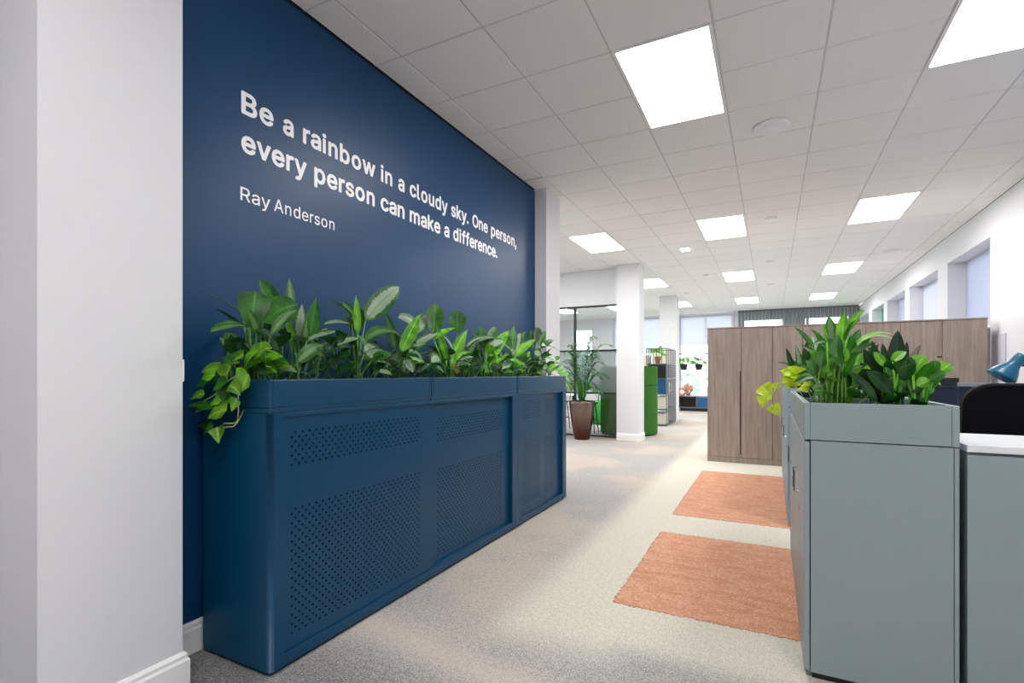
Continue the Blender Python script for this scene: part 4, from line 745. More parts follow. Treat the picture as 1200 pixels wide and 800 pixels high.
for x in (RX0+.12, RX0+.24, RX0+.36): box(x-.008, x+.008, RY0, RY0+.016, 1.50, 1.85).build('upright', M['rack_metal'], c)
def thingbox(name, x0, x1, y0, y1, z0, z1, mat, label, cat, group=None):
    o = box(x0, x1, y0, y1, z0, z1).build(name, M[mat], bevel=.004, loc=((x0+x1)/2, (y0+y1)/2, z0)); return tag(o, label, cat, group)
thingbox('storage_box', RX0+.05, RX1-.03, RY0+.03, RY0+.26, .78, 1.13, 'blue_panel', 'dark blue box on the middle shelf of the metal rack, at its front', 'box', 'boxes on the metal rack')
thingbox('storage_box', RX0+.05, RX1-.03, RY0+.03, RY0+.5, 1.15, 1.47, 'black_metal', 'black box on the second shelf from the top of the metal rack', 'box', 'boxes on the metal rack')
thingbox('storage_box', RX0+.05, RX1-.05, RY0+.05, RY0+.45, .41, .70, 'cream_board', 'cream box on the second shelf from the bottom of the metal rack', 'box', 'boxes on the metal rack')
thingbox('storage_box', RX0+.05, RX1-.05, RY0+.05, RY0+.5, .04, .30, 'cream_board', 'cream box on the bottom shelf of the metal rack', 'box', 'boxes on the metal rack')
thingbox('storage_box', RX0+.05, RX1-.06, RY0+.6, RY1-.1, 1.50, 1.80, 'cream_board', 'cream box on the top shelf of the metal rack, behind the plant', 'box', 'boxes on the metal rack')
thingbox('storage_box', RX0+.05, RX1-.06, RY0+.55, RY1-.3, .78, 1.02, 'cream_board', 'cream box on the middle shelf of the metal rack, behind the dark blue one', 'box', 'boxes on the metal rack')
thingbox('side_cupboard', -3.15, -2.70, 13.3, 13.75, 0, 1.72, 'cream_board', 'cream cupboard showing between the corridor pillar and the metal rack', 'cupboard')

# ------------------------------------------------------------ far end: low cabinet, sculpture, rail with hanging plants, vertical blinds
c = thing('low_credenza', (-1.95, 18.85, 0), 'low dark credenza with open brown and blue cubbies under the far window', 'cabinet')
b = MB(); b.box(-2.76, -.9, 18.6, 19.1, .47, .50).box(-2.76, -.9, 18.6, 19.1, .10, .13)
for x in (-2.76, -2.19, -1.62, -.93): b.box(x, x+.03, 18.6, 19.1, .13, .47)
b.build('frame', M['rack_metal'], c)
box(-2.70, -.96, 18.66, 19.05, 0, .10).build('plinth', M['black_metal'], c)
box(-2.73, -2.19, 18.95, 19.06, .13, .47).build('back_panel', M['dark_wood'], c); box(-2.16, -1.62, 18.605, 18.62, .135, .465).build('door', M['blue_panel'], c)
box(-1.59, -.93, 18.605, 18.62, .135, .465).build('door', M['dark_wood'], c)
c = thing('radiator_panel', (-2.62, 16.9, 0), 'slim light grey upright panel standing by the left end of the credenza', 'panel')
box(-2.60, -2.50, 16.4, 16.44, .02, .80).build('panel', M['screen_rail'], c); box(-2.62, -2.48, 16.37, 16.47, 0, .02).build('foot', M['screen_rail'], c)
c = thing('loop_sculpture', (-2.58, 18.8, .5), 'pink clay sculpture of rounded loops on the credenza', 'sculpture')
MB().tube([(-2.66+.11*math.cos(k*math.pi/8), 18.8, .64+.11*math.sin(k*math.pi/8)) for k in range(17)], .045, 10).build('ring_loop', M['pink_clay'], c, smooth=True)
MB().tube([(-2.52, 18.8, .545), (-2.42, 18.8, .57), (-2.36, 18.8, .68), (-2.37, 18.8, .86)], .055, 10).build('right_arm', M['pink_clay'], c, smooth=True)
MB().tube([(-2.52, 18.8, .70), (-2.55, 18.8, .84), (-2.50, 18.8, .90), (-2.46, 18.8, .78), (-2.50, 18.8, .55)], .05, 10).build('left_arm', M['pink_clay'], c, smooth=True)
tag(MB().tube([(-2.95, 18.95, 1.92), (-1.0, 18.95, 1.92)], .014, 8).tube([(-2.9, 18.95, 1.92), (-2.9, 18.95, CE)], .006, 6).tube([(-1.05, 18.95, 1.92), (-1.05, 18.95, CE)], .006, 6).build('hanging_rail', M['black_metal'], loc=(-2, 18.95, 1.92)), 'thin black rail hung across the far window, carrying plants', 'rail')
mb = MB(); x = -.95
while x < 2.28:
    gap = (-.82 < x < .28) or (1.0 < x < 2.0)
    mb.box(x, x+.085, YF-.16, YF-.155, 2.99 if gap else 1.9, 3.27); x += .1
vb = tag(mb.build('vertical_blind', M['grey_slat'], loc=(.6, YF-.16, 2)), 'grey vertical slat blind along the far wall above the lockers', 'blind')
box(-.97, 2.3, YF-.18, YF-.14, 3.27, 3.312).build('head_rail', M['rack_metal'], vb).matrix_parent_inverse = Matrix.Translation((-.6, -(YF-.16), -2))

# ------------------------------------------------------------ leaves and plants
WIDTH = {'oval': (.62, .7), 'lance': (.5, 1.0), 'paddle': (.95, .38), 'heart': (.3, .95), 'sword': (.12, .6), 'round': (.45, .4)}
def leaf_mesh(mb, base, mid, tip, width, shape='oval', face=(0, -1, .4), sag=.1, fold=.25, stem=.004, wave=0, rows=9):
    base, mid, tip = Vector(base), Vector(mid), Vector(tip); face = Vector(face).normalized()
    L = (tip-mid).length; ctrl = (mid+tip)/2+Vector((0, 0, 1))*L*sag*1.6
    d0 = (mid-base)
    if stem and d0.length > .004:
        kk = base+d0*.5+Vector((0, 0, 1))*d0.length*.06-Vector((d0.x, d0.y, 0))*.12
        pts = [(1-t)**2*base+2*t*(1-t)*kk+t*t*mid for t in (0, .33, .66, 1)]
        n0 = len(mb.v); mb.tube(pts, stem*1.3, 4, stem)
        for i in range(n0, len(mb.v)): mb.uv[i] = (.5, .3)
    a, b = WIDTH[shape]; pk = (a/(a+b))**a*(b/(a+b))**b; o = len(mb.v); ph = random.uniform(0, 6)
    for i in range(rows+1):
        t = i/rows; c = (1-t)**2*mid+2*t*(1-t)*ctrl+t*t*tip; tg = (2*(1-t)*(ctrl-mid)+2*t*(tip-ctrl)).normalized()
        n = face-tg*face.dot(tg); n = n.normalized() if n.length > .05 else tg.orthogonal().normalized(); sd = tg.cross(n)
        te = min(max(t, .0), 1); w_ = width/2*((te**a)*((1-te)**b)/pk if 0 < te < 1 else (.25 if (shape == 'sword' and te == 0) else .01))
        for s in (-1, -.5, 0, .5, 1):
            p = c+sd*s*w_+n*(abs(s)**1.3*fold*w_+wave*w_*math.sin(ph+t*9+s*2)*abs(s))
            mb.uv[len(mb.v)] = (.5+.5*s, t); mb.v.append(tuple(p))
    for i in range(rows):
        for k in range(4): q = o+i*5+k; mb.f.append((q, q+1, q+6, q+5))
    return mb
def put_leaf(mb, parent, mat, name='leaf'):
    o = mb.build(name, M[mat], parent, smooth=True); me = o.data
    ul = me.uv_layers.new(name='uv')
    for lp in me.loops: ul.data[lp.index].uv = mb.uv.get(lp.vertex_index, (.5, .5))
    return o
def leaf(parent, mat, *a, **k): return put_leaf(leaf_mesh(MB(), *a, **k), parent, mat)
def PX(u, v, X):    # point of the plane x = X seen along one measured direction
    a = (u-CX)/F; b = (V0-v)/F; dx = a*math.cos(YAW)-math.sin(YAW); dy = a*math.sin(YAW)+math.cos(YAW); t = X/dx
    return Vector((X, dy*t, H+b*t))
def PY(u, v, Y):
    a = (u-CX)/F; b = (V0-v)/F; dx = a*math.cos(YAW)-math.sin(YAW); dy = a*math.sin(YAW)+math.cos(YAW); t = Y/dy
    return Vector((dx*t, Y, H+b*t))
CAMD = Vector((.75, -.6, .25))     # the corridor side, which leaves turn towards
def filler(c, n, y0, y1, x0, x1, zs, rad, wid, mats, shape='oval', up=(.2, .9), hmax=.25, zr=(0, .1)):
    for i in range(n):
        bx = random.uniform(x0+.05, x1-.05) if x1-x0 > .12 else (x0+x1)/2; by = random.uniform(y0, y1); az = random.uniform(0, 2*math.pi); el = random.uniform(*up); L = rad*random.uniform(.6, 1.15)
        d = Vector((math.cos(az)*math.cos(el), math.sin(az)*math.cos(el), math.sin(el)))
        base = Vector((bx, by, zs)); mid = base+d*L*.75+Vector((0, 0, random.uniform(*zr))); tip = mid+Vector((d.x*.8, d.y*.8, d.z*.35-.1)).normalized()*L*.85
        for p in (mid, tip):
            p.x = min(max(p.x, x0-.0), x1+.03); p.z = max(p.z, zs+.05)
        leaf(c, random.choice(mats), base, mid, tip, wid*random.uniform(.75, 1.2), shape, face=(random.uniform(-.3, .5), random.uniform(-.6, .1), 1), sag=.12, fold=.2, stem=.003)
def plant(name, X, u, label, group, leaves, fill=None, y_=None, zs=SB):
    b0 = PX(u, 440, X) if y_ is None else Vector((X, y_, zs)); b0.z = zs-.004
    c = thing(name, tuple(b0), label, 'plant', group)
    n = 7; MB().tube([b0+Vector((0, 0, -.002)), b0+Vector((0, 0, .05))], .012, n, .007).build('crown_base', M['stem'], c)
    for L in leaves:
        tip, mid, w_, shp, mat = L[:5]; o = L[5] if len(L) > 5 else {}
        dx = o.get('dx', 0); dm = o.get('dm', dx*.5)
        if y_ is None: T = PX(tip[0], tip[1], X+dx); Md = PX(mid[0], mid[1], X+dm)
        else: T = PY(tip[0], tip[1], y_+dx); Md = PY(mid[0], mid[1], y_+dm)
        bb = b0+Vector((random.uniform(-.02, .02), random.uniform(-.02, .02), .0))
        scale = 1.0/(F/((T.y)*math.cos(YAW)-T.x*math.sin(YAW)))
        leaf(c, mat, bb, Md, T, w_*scale, shp, face=o.get('face', CAMD), sag=o.get('sag', .06), fold=o.get('fold', .25), stem=o.get('stem', .0045), wave=o.get('wave', .06))
    if fill: filler(c, *fill)
    return c
UP = (.5, -.4, 1); FL = (.75, -.6, .25); SI = (.25, .3, 1)
G1 = 'plants along the blue planter boxes'
XA = -2.05
plant('broadleaf_plant', XA, 298, 'leafy plant at the near end of the blue planters, with one broad upright dark leaf', G1, [
    ((241, 343), (284, 368), 13, 'lance', 'leaf_silver_soft', dict(face=(.3, -.2, 1), sag=.05, dx=-.05)),
    ((300, 341), (293, 388), 36, 'paddle', 'leaf_green', dict(dx=.02, fold=.1)),
    ((349, 357), (308, 378), 34, 'oval', 'leaf_green', dict(dx=.05, fold=.15, sag=.1)),
    ((304, 328), (328, 362), 17, 'oval', 'leaf_green', dict(dx=-.06)),
    ((246, 389), (290, 382), 20, 'oval', 'leaf_silver_soft', dict(face=UP, dx=.04)),
    ((252, 362), (288, 388), 20, 'oval', 'leaf_dark', dict(face=SI, dx=-.1)),
    ((262, 378), (292, 384), 14, 'oval', 'leaf_silver_soft', dict(face=UP, dx=.1)),
    ((322, 398), (300, 386), 16, 'oval', 'leaf_dark', dict(face=UP, dx=.08)),
    ((290, 362), (302, 390), 14, 'lance', 'leaf_silver_soft', dict(dx=.06)),
    ((262, 404), (292, 400), 16, 'oval', 'leaf_dark', dict(face=UP, dx=-.05)),
], (7, 1.62, 1.9, -2.24, -1.9, SB, .15, .06, ['leaf_dark', 'leaf_green']))
plant('broadleaf_plant', XA, 348, 'tall narrow-leaved plant with upright blades beside the broad dark leaf', G1, [
    ((339, 326), (341, 366), 11, 'lance', 'leaf_silver_soft', dict(dx=-.06)),
    ((371, 348), (362, 404), 17, 'lance', 'leaf_green', dict(dx=.03, fold=.5)),
    ((354, 356), (350, 398), 15, 'lance', 'leaf_silver', dict(dx=-.04, fold=.4)),
    ((334, 368), (346, 412), 9, 'lance', 'leaf_bright', dict(dx=-.02)),
    ((360, 372), (356, 415), 12, 'lance', 'leaf_silver_soft', dict(dx=.06)),
    ((394, 388), (372, 395), 14, 'oval', 'leaf_silver', dict(face=UP, dx=.05)),
    ((384, 400), (362, 404), 12, 'oval', 'leaf_dark', dict(face=UP)),
    ((343, 394), (352, 408), 10, 'oval', 'leaf_dark', dict(face=UP)),
], (9, 1.95, 2.2, -2.24, -1.9, SB, .16, .06, ['leaf_dark', 'leaf_silver_soft', 'leaf_green']))
plant('silver_leaf_plant', XA, 420, 'silver-patterned leafy plant whose largest leaf points up to the right', G1, [
    ((468, 336), (428, 376), 25, 'oval', 'leaf_silver', dict(dx=.06, fold=.1)),
    ((385, 352), (412, 372), 16, 'oval', 'leaf_silver', dict(face=SI, dx=-.06)),
    ((379, 380), (412, 380), 13, 'oval', 'leaf_silver', dict(face=UP, dx=.06)),
    ((394, 405), (422, 397), 15, 'oval', 'leaf_silver', dict(face=UP, dx=.09)),
    ((442, 424), (428, 402), 20, 'oval', 'leaf_silver', dict(dx=.1)),
    ((472, 397), (428, 400), 20, 'oval', 'leaf_silver_soft', dict(sag=.22, dx=.06, face=UP)),
    ((417, 346), (419, 392), 9, 'lance', 'leaf_bright', dict(dx=0, fold=.5)),
    ((436, 352), (418, 386), 12, 'lance', 'leaf_green', dict(dx=-.08)),
    ((402, 354), (420, 380), 12, 'oval', 'leaf_silver_soft', dict(dx=-.1)),
    ((458, 428), (430, 420), 15, 'oval', 'leaf_silver', dict(face=UP, dx=.1)),
    ((402, 370), (416, 388), 10, 'lance', 'leaf_dark', dict(dx=-.03)),
], (10, 2.4, 2.75, -2.24, -1.9, SB, .17, .065, ['leaf_dark', 'leaf_silver_soft', 'leaf_dark']))
plant('silver_leaf_plant', XA, 468, 'silver-patterned plant just right of the largest pointing leaf', G1, [
    ((450, 364), (464, 410), 13, 'lance', 'leaf_silver_soft', dict(dx=.0, fold=.4)),
    ((493, 368), (470, 414), 15, 'lance', 'leaf_bright', dict(dx=.05, fold=.4)),
    ((466, 372), (492, 385), 24, 'oval', 'leaf_silver', dict(dx=-.1, face=(.5, -.3, .6))),
    ((502, 370), (486, 392), 18, 'oval', 'leaf_silver', dict(dx=-.12)),
    ((512, 392), (484, 408), 15, 'oval', 'leaf_silver', dict(face=UP, dx=.04)),
    ((500, 402), (474, 418), 12, 'oval', 'leaf_silver_soft', dict(face=UP, dx=.08)),
    ((450, 418), (468, 420), 14, 'oval', 'leaf_green', dict(face=UP, dx=.1)),
    ((484, 436), (472, 418), 15, 'oval', 'leaf_silver', dict(dx=.12)),
    ((498, 425), (476, 420), 10, 'lance', 'leaf_bright', dict(face=UP, dx=.1)),
], (12, 2.85, 3.2, -2.24, -1.9, SB, .16, .065, ['leaf_dark', 'leaf_silver_soft', 'leaf_silver', 'leaf_green']))
plant('paddle_leaf_plant', XA, 526, 'plant with two rounded dark green paddle leaves standing up, mid planter', G1, [
    ((511, 356), (508, 392), 21, 'round', 'leaf_green', dict(dx=-.04, fold=.1)),
    ((536, 364), (536, 390), 21, 'round', 'leaf_green', dict(dx=.0, fold=.1)),
    ((534, 384), (508, 398), 10, 'lance', 'leaf_bright', dict(dx=.07, face=UP)),
    ((548, 386), (528, 422), 12, 'lance', 'leaf_bright', dict(dx=.05, fold=.5)),
    ((511, 380), (523, 422), 9, 'lance', 'leaf_bright', dict(dx=.03, fold=.4)),
    ((552, 411), (528, 428), 11, 'lance', 'leaf_bright', dict(dx=.09, face=UP)),
    ((505, 424), (516, 420), 15, 'oval', 'leaf_silver', dict(dx=.1)),
    ((521, 437), (505, 427), 10, 'lance', 'leaf_green', dict(dx=.12, face=UP)),
    ((536, 438), (532, 426), 9, 'oval', 'leaf_yellow', dict(dx=.1)),
    ((486, 426), (500, 428), 10, 'oval', 'leaf_green', dict(dx=.1, face=UP)),
    ((500, 405), (518, 420), 10, 'lance', 'leaf_dark', dict(dx=-.04)),
], (14, 3.2, 3.7, -2.24, -1.9, SB, .15, .06, ['leaf_dark', 'leaf_green', 'leaf_silver_soft']))
plant('broadleaf_plant', XA, 566, 'mid-green narrow-leaved bush just right of the two paddle leaves', G1, [
    ((562, 382), (566, 406), 13, 'oval', 'leaf_green', dict(dx=-.06)),
    ((597, 387), (574, 420), 13, 'lance', 'leaf_bright', dict(dx=.03, fold=.4)),
    ((546, 406), (580, 396), 12, 'oval', 'leaf_silver', dict(dx=.06, face=UP)),
    ((576, 388), (567, 420), 9, 'lance', 'leaf_green', dict(dx=0)),
    ((598, 414), (574, 430), 9, 'lance', 'leaf_bright', dict(dx=.08, face=UP)),
    ((590, 400), (570, 408), 12, 'oval', 'leaf_silver', dict(dx=.04)),
    ((556, 390), (562, 412), 11, 'oval', 'leaf_silver_soft', dict(dx=-.05)),
    ((582, 384), (572, 402), 11, 'oval', 'leaf_green', dict(dx=-.1)),
    ((573, 437), (568, 425), 11, 'oval', 'leaf_green', dict(dx=.12)),
], (18, 3.75, 4.3, -2.24, -1.9, SB, .15, .06, ['leaf_dark', 'leaf_green', 'leaf_bright']))
plant('broadleaf_plant', XA, 600, 'bushy mid-green plant three-quarters along the blue planters', G1, [
    ((602, 381), (600, 412), 11, 'lance', 'leaf_green', dict(dx=-.05)),
    ((610, 390), (600, 420), 12, 'oval', 'leaf_silver', dict(dx=-.02)),
    ((628, 398), (603, 418), 9, 'lance', 'leaf_bright', dict(dx=.06, fold=.4)),
    ((616, 388), (606, 412), 10, 'lance', 'leaf_green', dict(dx=-.08)),
    ((616, 426), (602, 430), 10, 'oval', 'leaf_bright', dict(dx=.1, face=UP)),
    ((588, 432), (598, 426), 10, 'oval', 'leaf_silver', dict(dx=.1)),
    ((592, 392), (598, 410), 9, 'oval', 'leaf_green', dict(dx=-.08)),
], (16, 4.2, 4.6, -2.24, -1.9, SB, .15, .06, ['leaf_dark', 'leaf_green', 'leaf_bright']))
plant('broadleaf_plant', XA, 628, 'dense leafy plant at the far end of the blue planters, leaning past the white pillar', G1, [
    ((623, 386), (624, 408), 10, 'lance', 'leaf_green', dict(dx=-.05)),
    ((632, 384), (627, 400), 11, 'oval', 'leaf_dark', dict(dx=0)),
    ((640, 388), (630, 404), 9, 'lance', 'leaf_silver_soft', dict(dx=.03)),
    ((650, 398), (634, 408), 9, 'lance', 'leaf_green', dict(dx=.06, face=UP)),
    ((655, 411), (634, 405), 10, 'lance', 'leaf_green', dict(dx=.08, face=UP)),
    ((634, 416), (626, 412), 11, 'oval', 'leaf_silver', dict(dx=.1)),
    ((657, 428), (636, 420), 11, 'oval', 'leaf_bright', dict(dx=.1, face=UP)),
    ((646, 436), (632, 426), 10, 'oval', 'leaf_silver', dict(dx=.12)),
], (22, 4.5, 4.95, -2.24, -1.88, SB, .16, .06, ['leaf_dark', 'leaf_green', 'leaf_bright', 'leaf_green']))
# a thicket of leaves between the big ones, each rooted in the soil of the blue planters
random.seed(23)
blue_plants = [o for o in bpy.data.objects if o.get('group') == G1]
for o in blue_plants:
    y0 = o.location.y
    wd = .17 if y0 < 3.4 else .26
    for i in range(24 if y0 < 3.4 else 26):
        by = y0+random.uniform(-wd, wd); bx = random.uniform(-2.2, -1.93); h = random.uniform(.07, .30)*(1.0 if y0 < 3.4 else .95); az = random.uniform(0, 6.28)
        dx, dy = math.cos(az), math.sin(az); by = max(by, 1.56); b_ = Vector((bx, by, SB)); m_ = b_+Vector((dx*.05, dy*.05, h*.8)); ln = random.uniform(.09, .17)
        t_ = m_+Vector((dx*ln*.75, dy*ln*.75, ln*random.uniform(-.25, .9)))
        t_.x = min(max(t_.x, -2.29), -1.78); t_.y = max(t_.y, 1.5)
        leaf(o, random.choice(['leaf_dark', 'leaf_green', 'leaf_silver_soft', 'leaf_dark', 'leaf_silver'] if y0 < 3.3 else ['leaf_dark', 'leaf_green', 'leaf_bright', 'leaf_silver_soft']),
             b_, m_, t_, random.uniform(.04, .07), random.choice(['oval', 'lance', 'oval']), face=(random.uniform(0, .8), random.uniform(-.8, .1), random.uniform(.3, 1)), fold=.25, stem=.0035, wave=.06)
def trailing(name, label, group, vines, mat, wid, zs, start, mode, ylim=None):
    c = thing(name, tuple(start), label, 'plant', group)
    MB().tube([Vector(start), Vector(start)+Vector((0, 0, .03))], .01, 6, .006).build('crown_base', M['stem'], c)
    for vn in vines:
        pts = [Vector(start)]+[mode(*p) for p in vn]
        fine_ = []
        for i in range(len(pts)-1):
            a, b, c2, d = pts[max(i-1, 0)], pts[i], pts[i+1], pts[min(i+2, len(pts)-1)]
            for k in range(4): t = k/4; fine_.append(.5*((2*b)+(c2-a)*t+(2*a-5*b+4*c2-d)*t*t+(3*b-a-3*c2+d)*t**3))
        pts = fine_+[pts[-1]]
        MB().tube(pts, .0028, 5).build('vine', M['vine'], c, smooth=True)
    return c
# pothos spilling over the near end of the blue planter
EY = 1.46
def Q(u, v, dy=0, X=-2.0): return PY(u, v, EY+dy)
c = trailing('pothos', 'trailing pothos spilling over the near end of the blue planter', G1,
    [[(290, 438, .02), (278, 440, 0), (262, 450, -.03), (252, 462, -.03), (238, 470, -.03)], [(284, 438, .02), (276, 446, 0), (279, 462, -.03), (279, 485, -.03), (276, 495, -.03), (262, 496, -.04)],
     [(284, 440, .02), (270, 450, 0), (264, 470, -.04), (258, 486, -.04)], [(300, 430, .06), (318, 430, .1)], [(278, 495, -.03), (266, 500, -.04), (255, 503, -.04)]],
    'leaf_pothos', 20, SB, (-2.06, 1.58, SB), Q)
for (tu, tv, mu, mv, w_, dy, m) in ((238, 436, 258, 432, 13, 0, 'leaf_pothos'), (270, 430, 262, 446, 20, -.02, 'leaf_pothos'), (258, 478, 268, 458, 17, -.04, 'leaf_pothos'), (225, 468, 240, 462, 8, -.05, 'leaf_pothos'),
        (223, 476, 250, 478, 8, -.05, 'leaf_green'), (246, 489, 266, 480, 16, -.06, 'leaf_pothos'), (256, 517, 254, 500, 13, -.05, 'leaf_pothos'), (233, 500, 250, 502, 8, 0, 'leaf_dark'),
        (268, 425, 286, 416, 14, .03, 'leaf_pothos'), (316, 410, 296, 424, 20, .05, 'leaf_pothos'), (322, 435, 300, 428, 17, .12, 'leaf_pothos'), (345, 436, 326, 434, 13, .2, 'leaf_silver'),
        (284, 457, 292, 438, 22, -.03, 'leaf_pothos'), (280, 462, 268, 452, 11, -.05, 'leaf_pothos'), (262, 470, 262, 452, 12, -.05, 'leaf_dark'), (232, 452, 246, 444, 11, -.02, 'leaf_green'), (334, 424, 316, 424, 11, .15, 'leaf_green'),
        (300, 414, 286, 430, 13, .04, 'leaf_bright'), (244, 448, 256, 440, 12, 0, 'leaf_green'), (310, 440, 300, 430, 12, .06, 'leaf_dark'), (284, 422, 278, 436, 14, .02, 'leaf_dark'), (328, 418, 306, 420, 12, .12, 'leaf_bright'), (238, 444, 252, 440, 12, -.03, 'leaf_bright'), (252, 456, 266, 446, 12, -.05, 'leaf_green'), (248, 474, 262, 466, 10, -.05, 'leaf_bright'), (272, 480, 278, 466, 10, -.05, 'leaf_pothos'), (262, 420, 274, 430, 12, .02, 'leaf_green'), (304, 424, 288, 426, 15, .05, 'leaf_pothos'), (338, 430, 322, 428, 12, .16, 'leaf_pothos'), (230, 482, 242, 474, 9, -.05, 'leaf_pothos'), (240, 508, 250, 500, 9, -.05, 'leaf_green'), (290, 444, 276, 440, 12, 0, 'leaf_bright')):
    Md = Q(mu, mv, dy); T = Q(tu, tv, dy-.01); leaf(c, m, Md, Md, Md+(T-Md)*1.15, w_/195, 'heart', face=(random.uniform(0, .8), -1, random.uniform(.2, .8)), sag=random.uniform(.02, .16), fold=random.uniform(.1, .3), stem=0, wave=.1)
# small trailing plant at the far end
def Q2(u, v, dy=0): return PX(u, v, -1.86+dy)
c = trailing('pothos', 'small bright trailing plant over the far end of the blue planters', G1, [[(652, 440, 0), (660, 446, .02), (664, 455, .02)]], 'leaf_bright', 8, SB, (-1.93, 4.93, SB), Q2)
for (tu, tv, mu, mv, w_) in ((664, 434, 654, 438, 8), (668, 446, 658, 442, 8), (669, 458, 662, 448, 8), (658, 452, 662, 444, 6), (660, 430, 650, 434, 7), (667, 438, 660, 440, 6), (652, 428, 644, 434, 8)):
    leaf(c, 'leaf_bright', Q2(mu, mv), Q2(mu, mv), Q2(tu, tv, .02), w_/118, 'heart', face=(.8, -.5, .5), stem=0)

# ---- plants in the grey planter
G2 = 'plants in the near grey planter'
SG = 1.06
def plant_g(name, x, y, label, leaves, fill=None): return plant(name, x, 0, label, G2, leaves, fill, y_=y, zs=SG)
FG = (-.25, -1, .35); UG = (-.1, -.6, 1)
L = [((990, 364), (986, 402), 13, 'lance', 'leaf_bright', dict(face=FG)), ((1014, 363), (993, 390), 9, 'lance', 'leaf_bright', dict(face=(-.3, -1, .6), sag=.22)),
     ((971, 370), (976, 404), 13, 'lance', 'leaf_silver_soft', dict(face=FG, dx=.1)), ((1008, 385), (998, 410), 11, 'lance', 'leaf_silver_soft', dict(face=FG, dx=.08)),
     ((1046, 392), (994, 414), 8, 'lance', 'leaf_bright', dict(face=UG, sag=.28)), ((1052, 400), (1000, 405), 6, 'lance', 'leaf_bright', dict(face=UG, sag=.25, dx=.1)),
     ((1000, 392), (992, 424), 16, 'lance', 'leaf_green', dict(face=FG)), ((972, 396), (984, 425), 14, 'lance', 'leaf_green', dict(face=FG)),
     ((948, 410), (968, 428), 12, 'lance', 'leaf_bright', dict(face=FG, dx=-.03)), ((944, 422), (966, 446), 14, 'lance', 'leaf_bright', dict(face=FG, dx=-.06)), ((1005, 405), (998, 438), 12, 'lance', 'leaf_green', dict(face=FG)),
     ((960, 402), (974, 440), 15, 'oval', 'leaf_green', dict(face=FG, dx=-.02)), ((976, 412), (986, 445), 18, 'oval', 'leaf_bright', dict(face=FG, dx=-.05)), ((1004, 420), (992, 452), 15, 'oval', 'leaf_green', dict(face=FG, dx=-.05)),
     ((935, 448), (962, 440), 8, 'lance', 'leaf_silver_soft', dict(face=UG)), ((938, 404), (960, 418), 8, 'lance', 'leaf_dark', dict(face=UG, dx=.1)), ((1014, 432), (1002, 455), 12, 'oval', 'leaf_green', dict(face=FG)),
     ((952, 455), (970, 450), 10, 'lance', 'leaf_dark', dict(face=UG)), ((986, 425), (978, 456), 13, 'lance', 'leaf_bright', dict(face=FG, dx=-.08)), ((1012, 415), (1000, 430), 12, 'oval', 'leaf_bright', dict(face=FG, dx=.02))]
plant_g('peace_lily', .27, 2.84, 'tallest bright green plant in the near grey planter, with arching strap leaves', L, (12, 2.75, 3.0, .16, .40, SG, .18, .05, ['leaf_green', 'leaf_bright', 'leaf_dark'], 'lance', (.6, 1.2)))
c = thing('peace_lily', (.24, 2.70, SG), 'cluster of slender bare green stems at the front of the near grey planter', 'plant', G2)
for u0, u1, v1 in ((950, 962, 430), (958, 968, 436), (966, 972, 426), (974, 974, 440), (980, 984, 430), (986, 988, 425), (992, 990, 432), (998, 1000, 440), (963, 955, 440), (971, 980, 420)):
    a = PY(u0, 474, 2.72); a.z = SG; MB().tube([a, PY((u0+u1)/2, 455, 2.73), PY(u1, v1, 2.75)], .0055, 6, .004).build('stem', M['stem'], c, smooth=True)
    leaf(c, random.choice(['leaf_green', 'leaf_bright']), PY(u1, v1, 2.75), PY(u1, v1, 2.75), PY(u1+random.uniform(-10, 10), v1-random.uniform(18, 28), 2.77), .05, 'lance', face=FG, stem=0)
plant_g('snake_plant', .44, 2.86, 'dark snake plant with stiff pointed blades in the near grey planter', [
    ((1052, 387), (1049, 462), 23, 'sword', 'leaf_sans', dict(face=FG, fold=.3)), ((1063, 400), (1055, 458), 12, 'sword', 'leaf_sans', dict(face=FG, dx=.05)),
    ((1079, 403), (1052, 462), 12, 'sword', 'leaf_pinkish', dict(face=FG, dx=-.05)), ((1034, 402), (1044, 460), 12, 'sword', 'leaf_sans', dict(face=FG)),
    ((1022, 399), (1036, 465), 14, 'sword', 'leaf_sans', dict(face=FG, dx=-.08)), ((1012, 408), (1036, 468), 18, 'sword', 'leaf_sans', dict(face=FG, dx=-.1)),
    ((1008, 425), (1040, 472), 20, 'sword', 'leaf_sans', dict(face=FG, dx=-.12)), ((1030, 402), (1018, 430), 6, 'lance', 'leaf_dark', dict(face=FG)),
    ((1006, 440), (1034, 470), 14, 'sword', 'leaf_sans', dict(face=FG, dx=-.05)), ((1003, 450), (1016, 442), 12, 'oval', 'leaf_silver', dict(face=UG, dx=.1)),
    ((1040, 420), (1048, 470), 20, 'sword', 'leaf_dark', dict(face=FG, dx=-.14))])
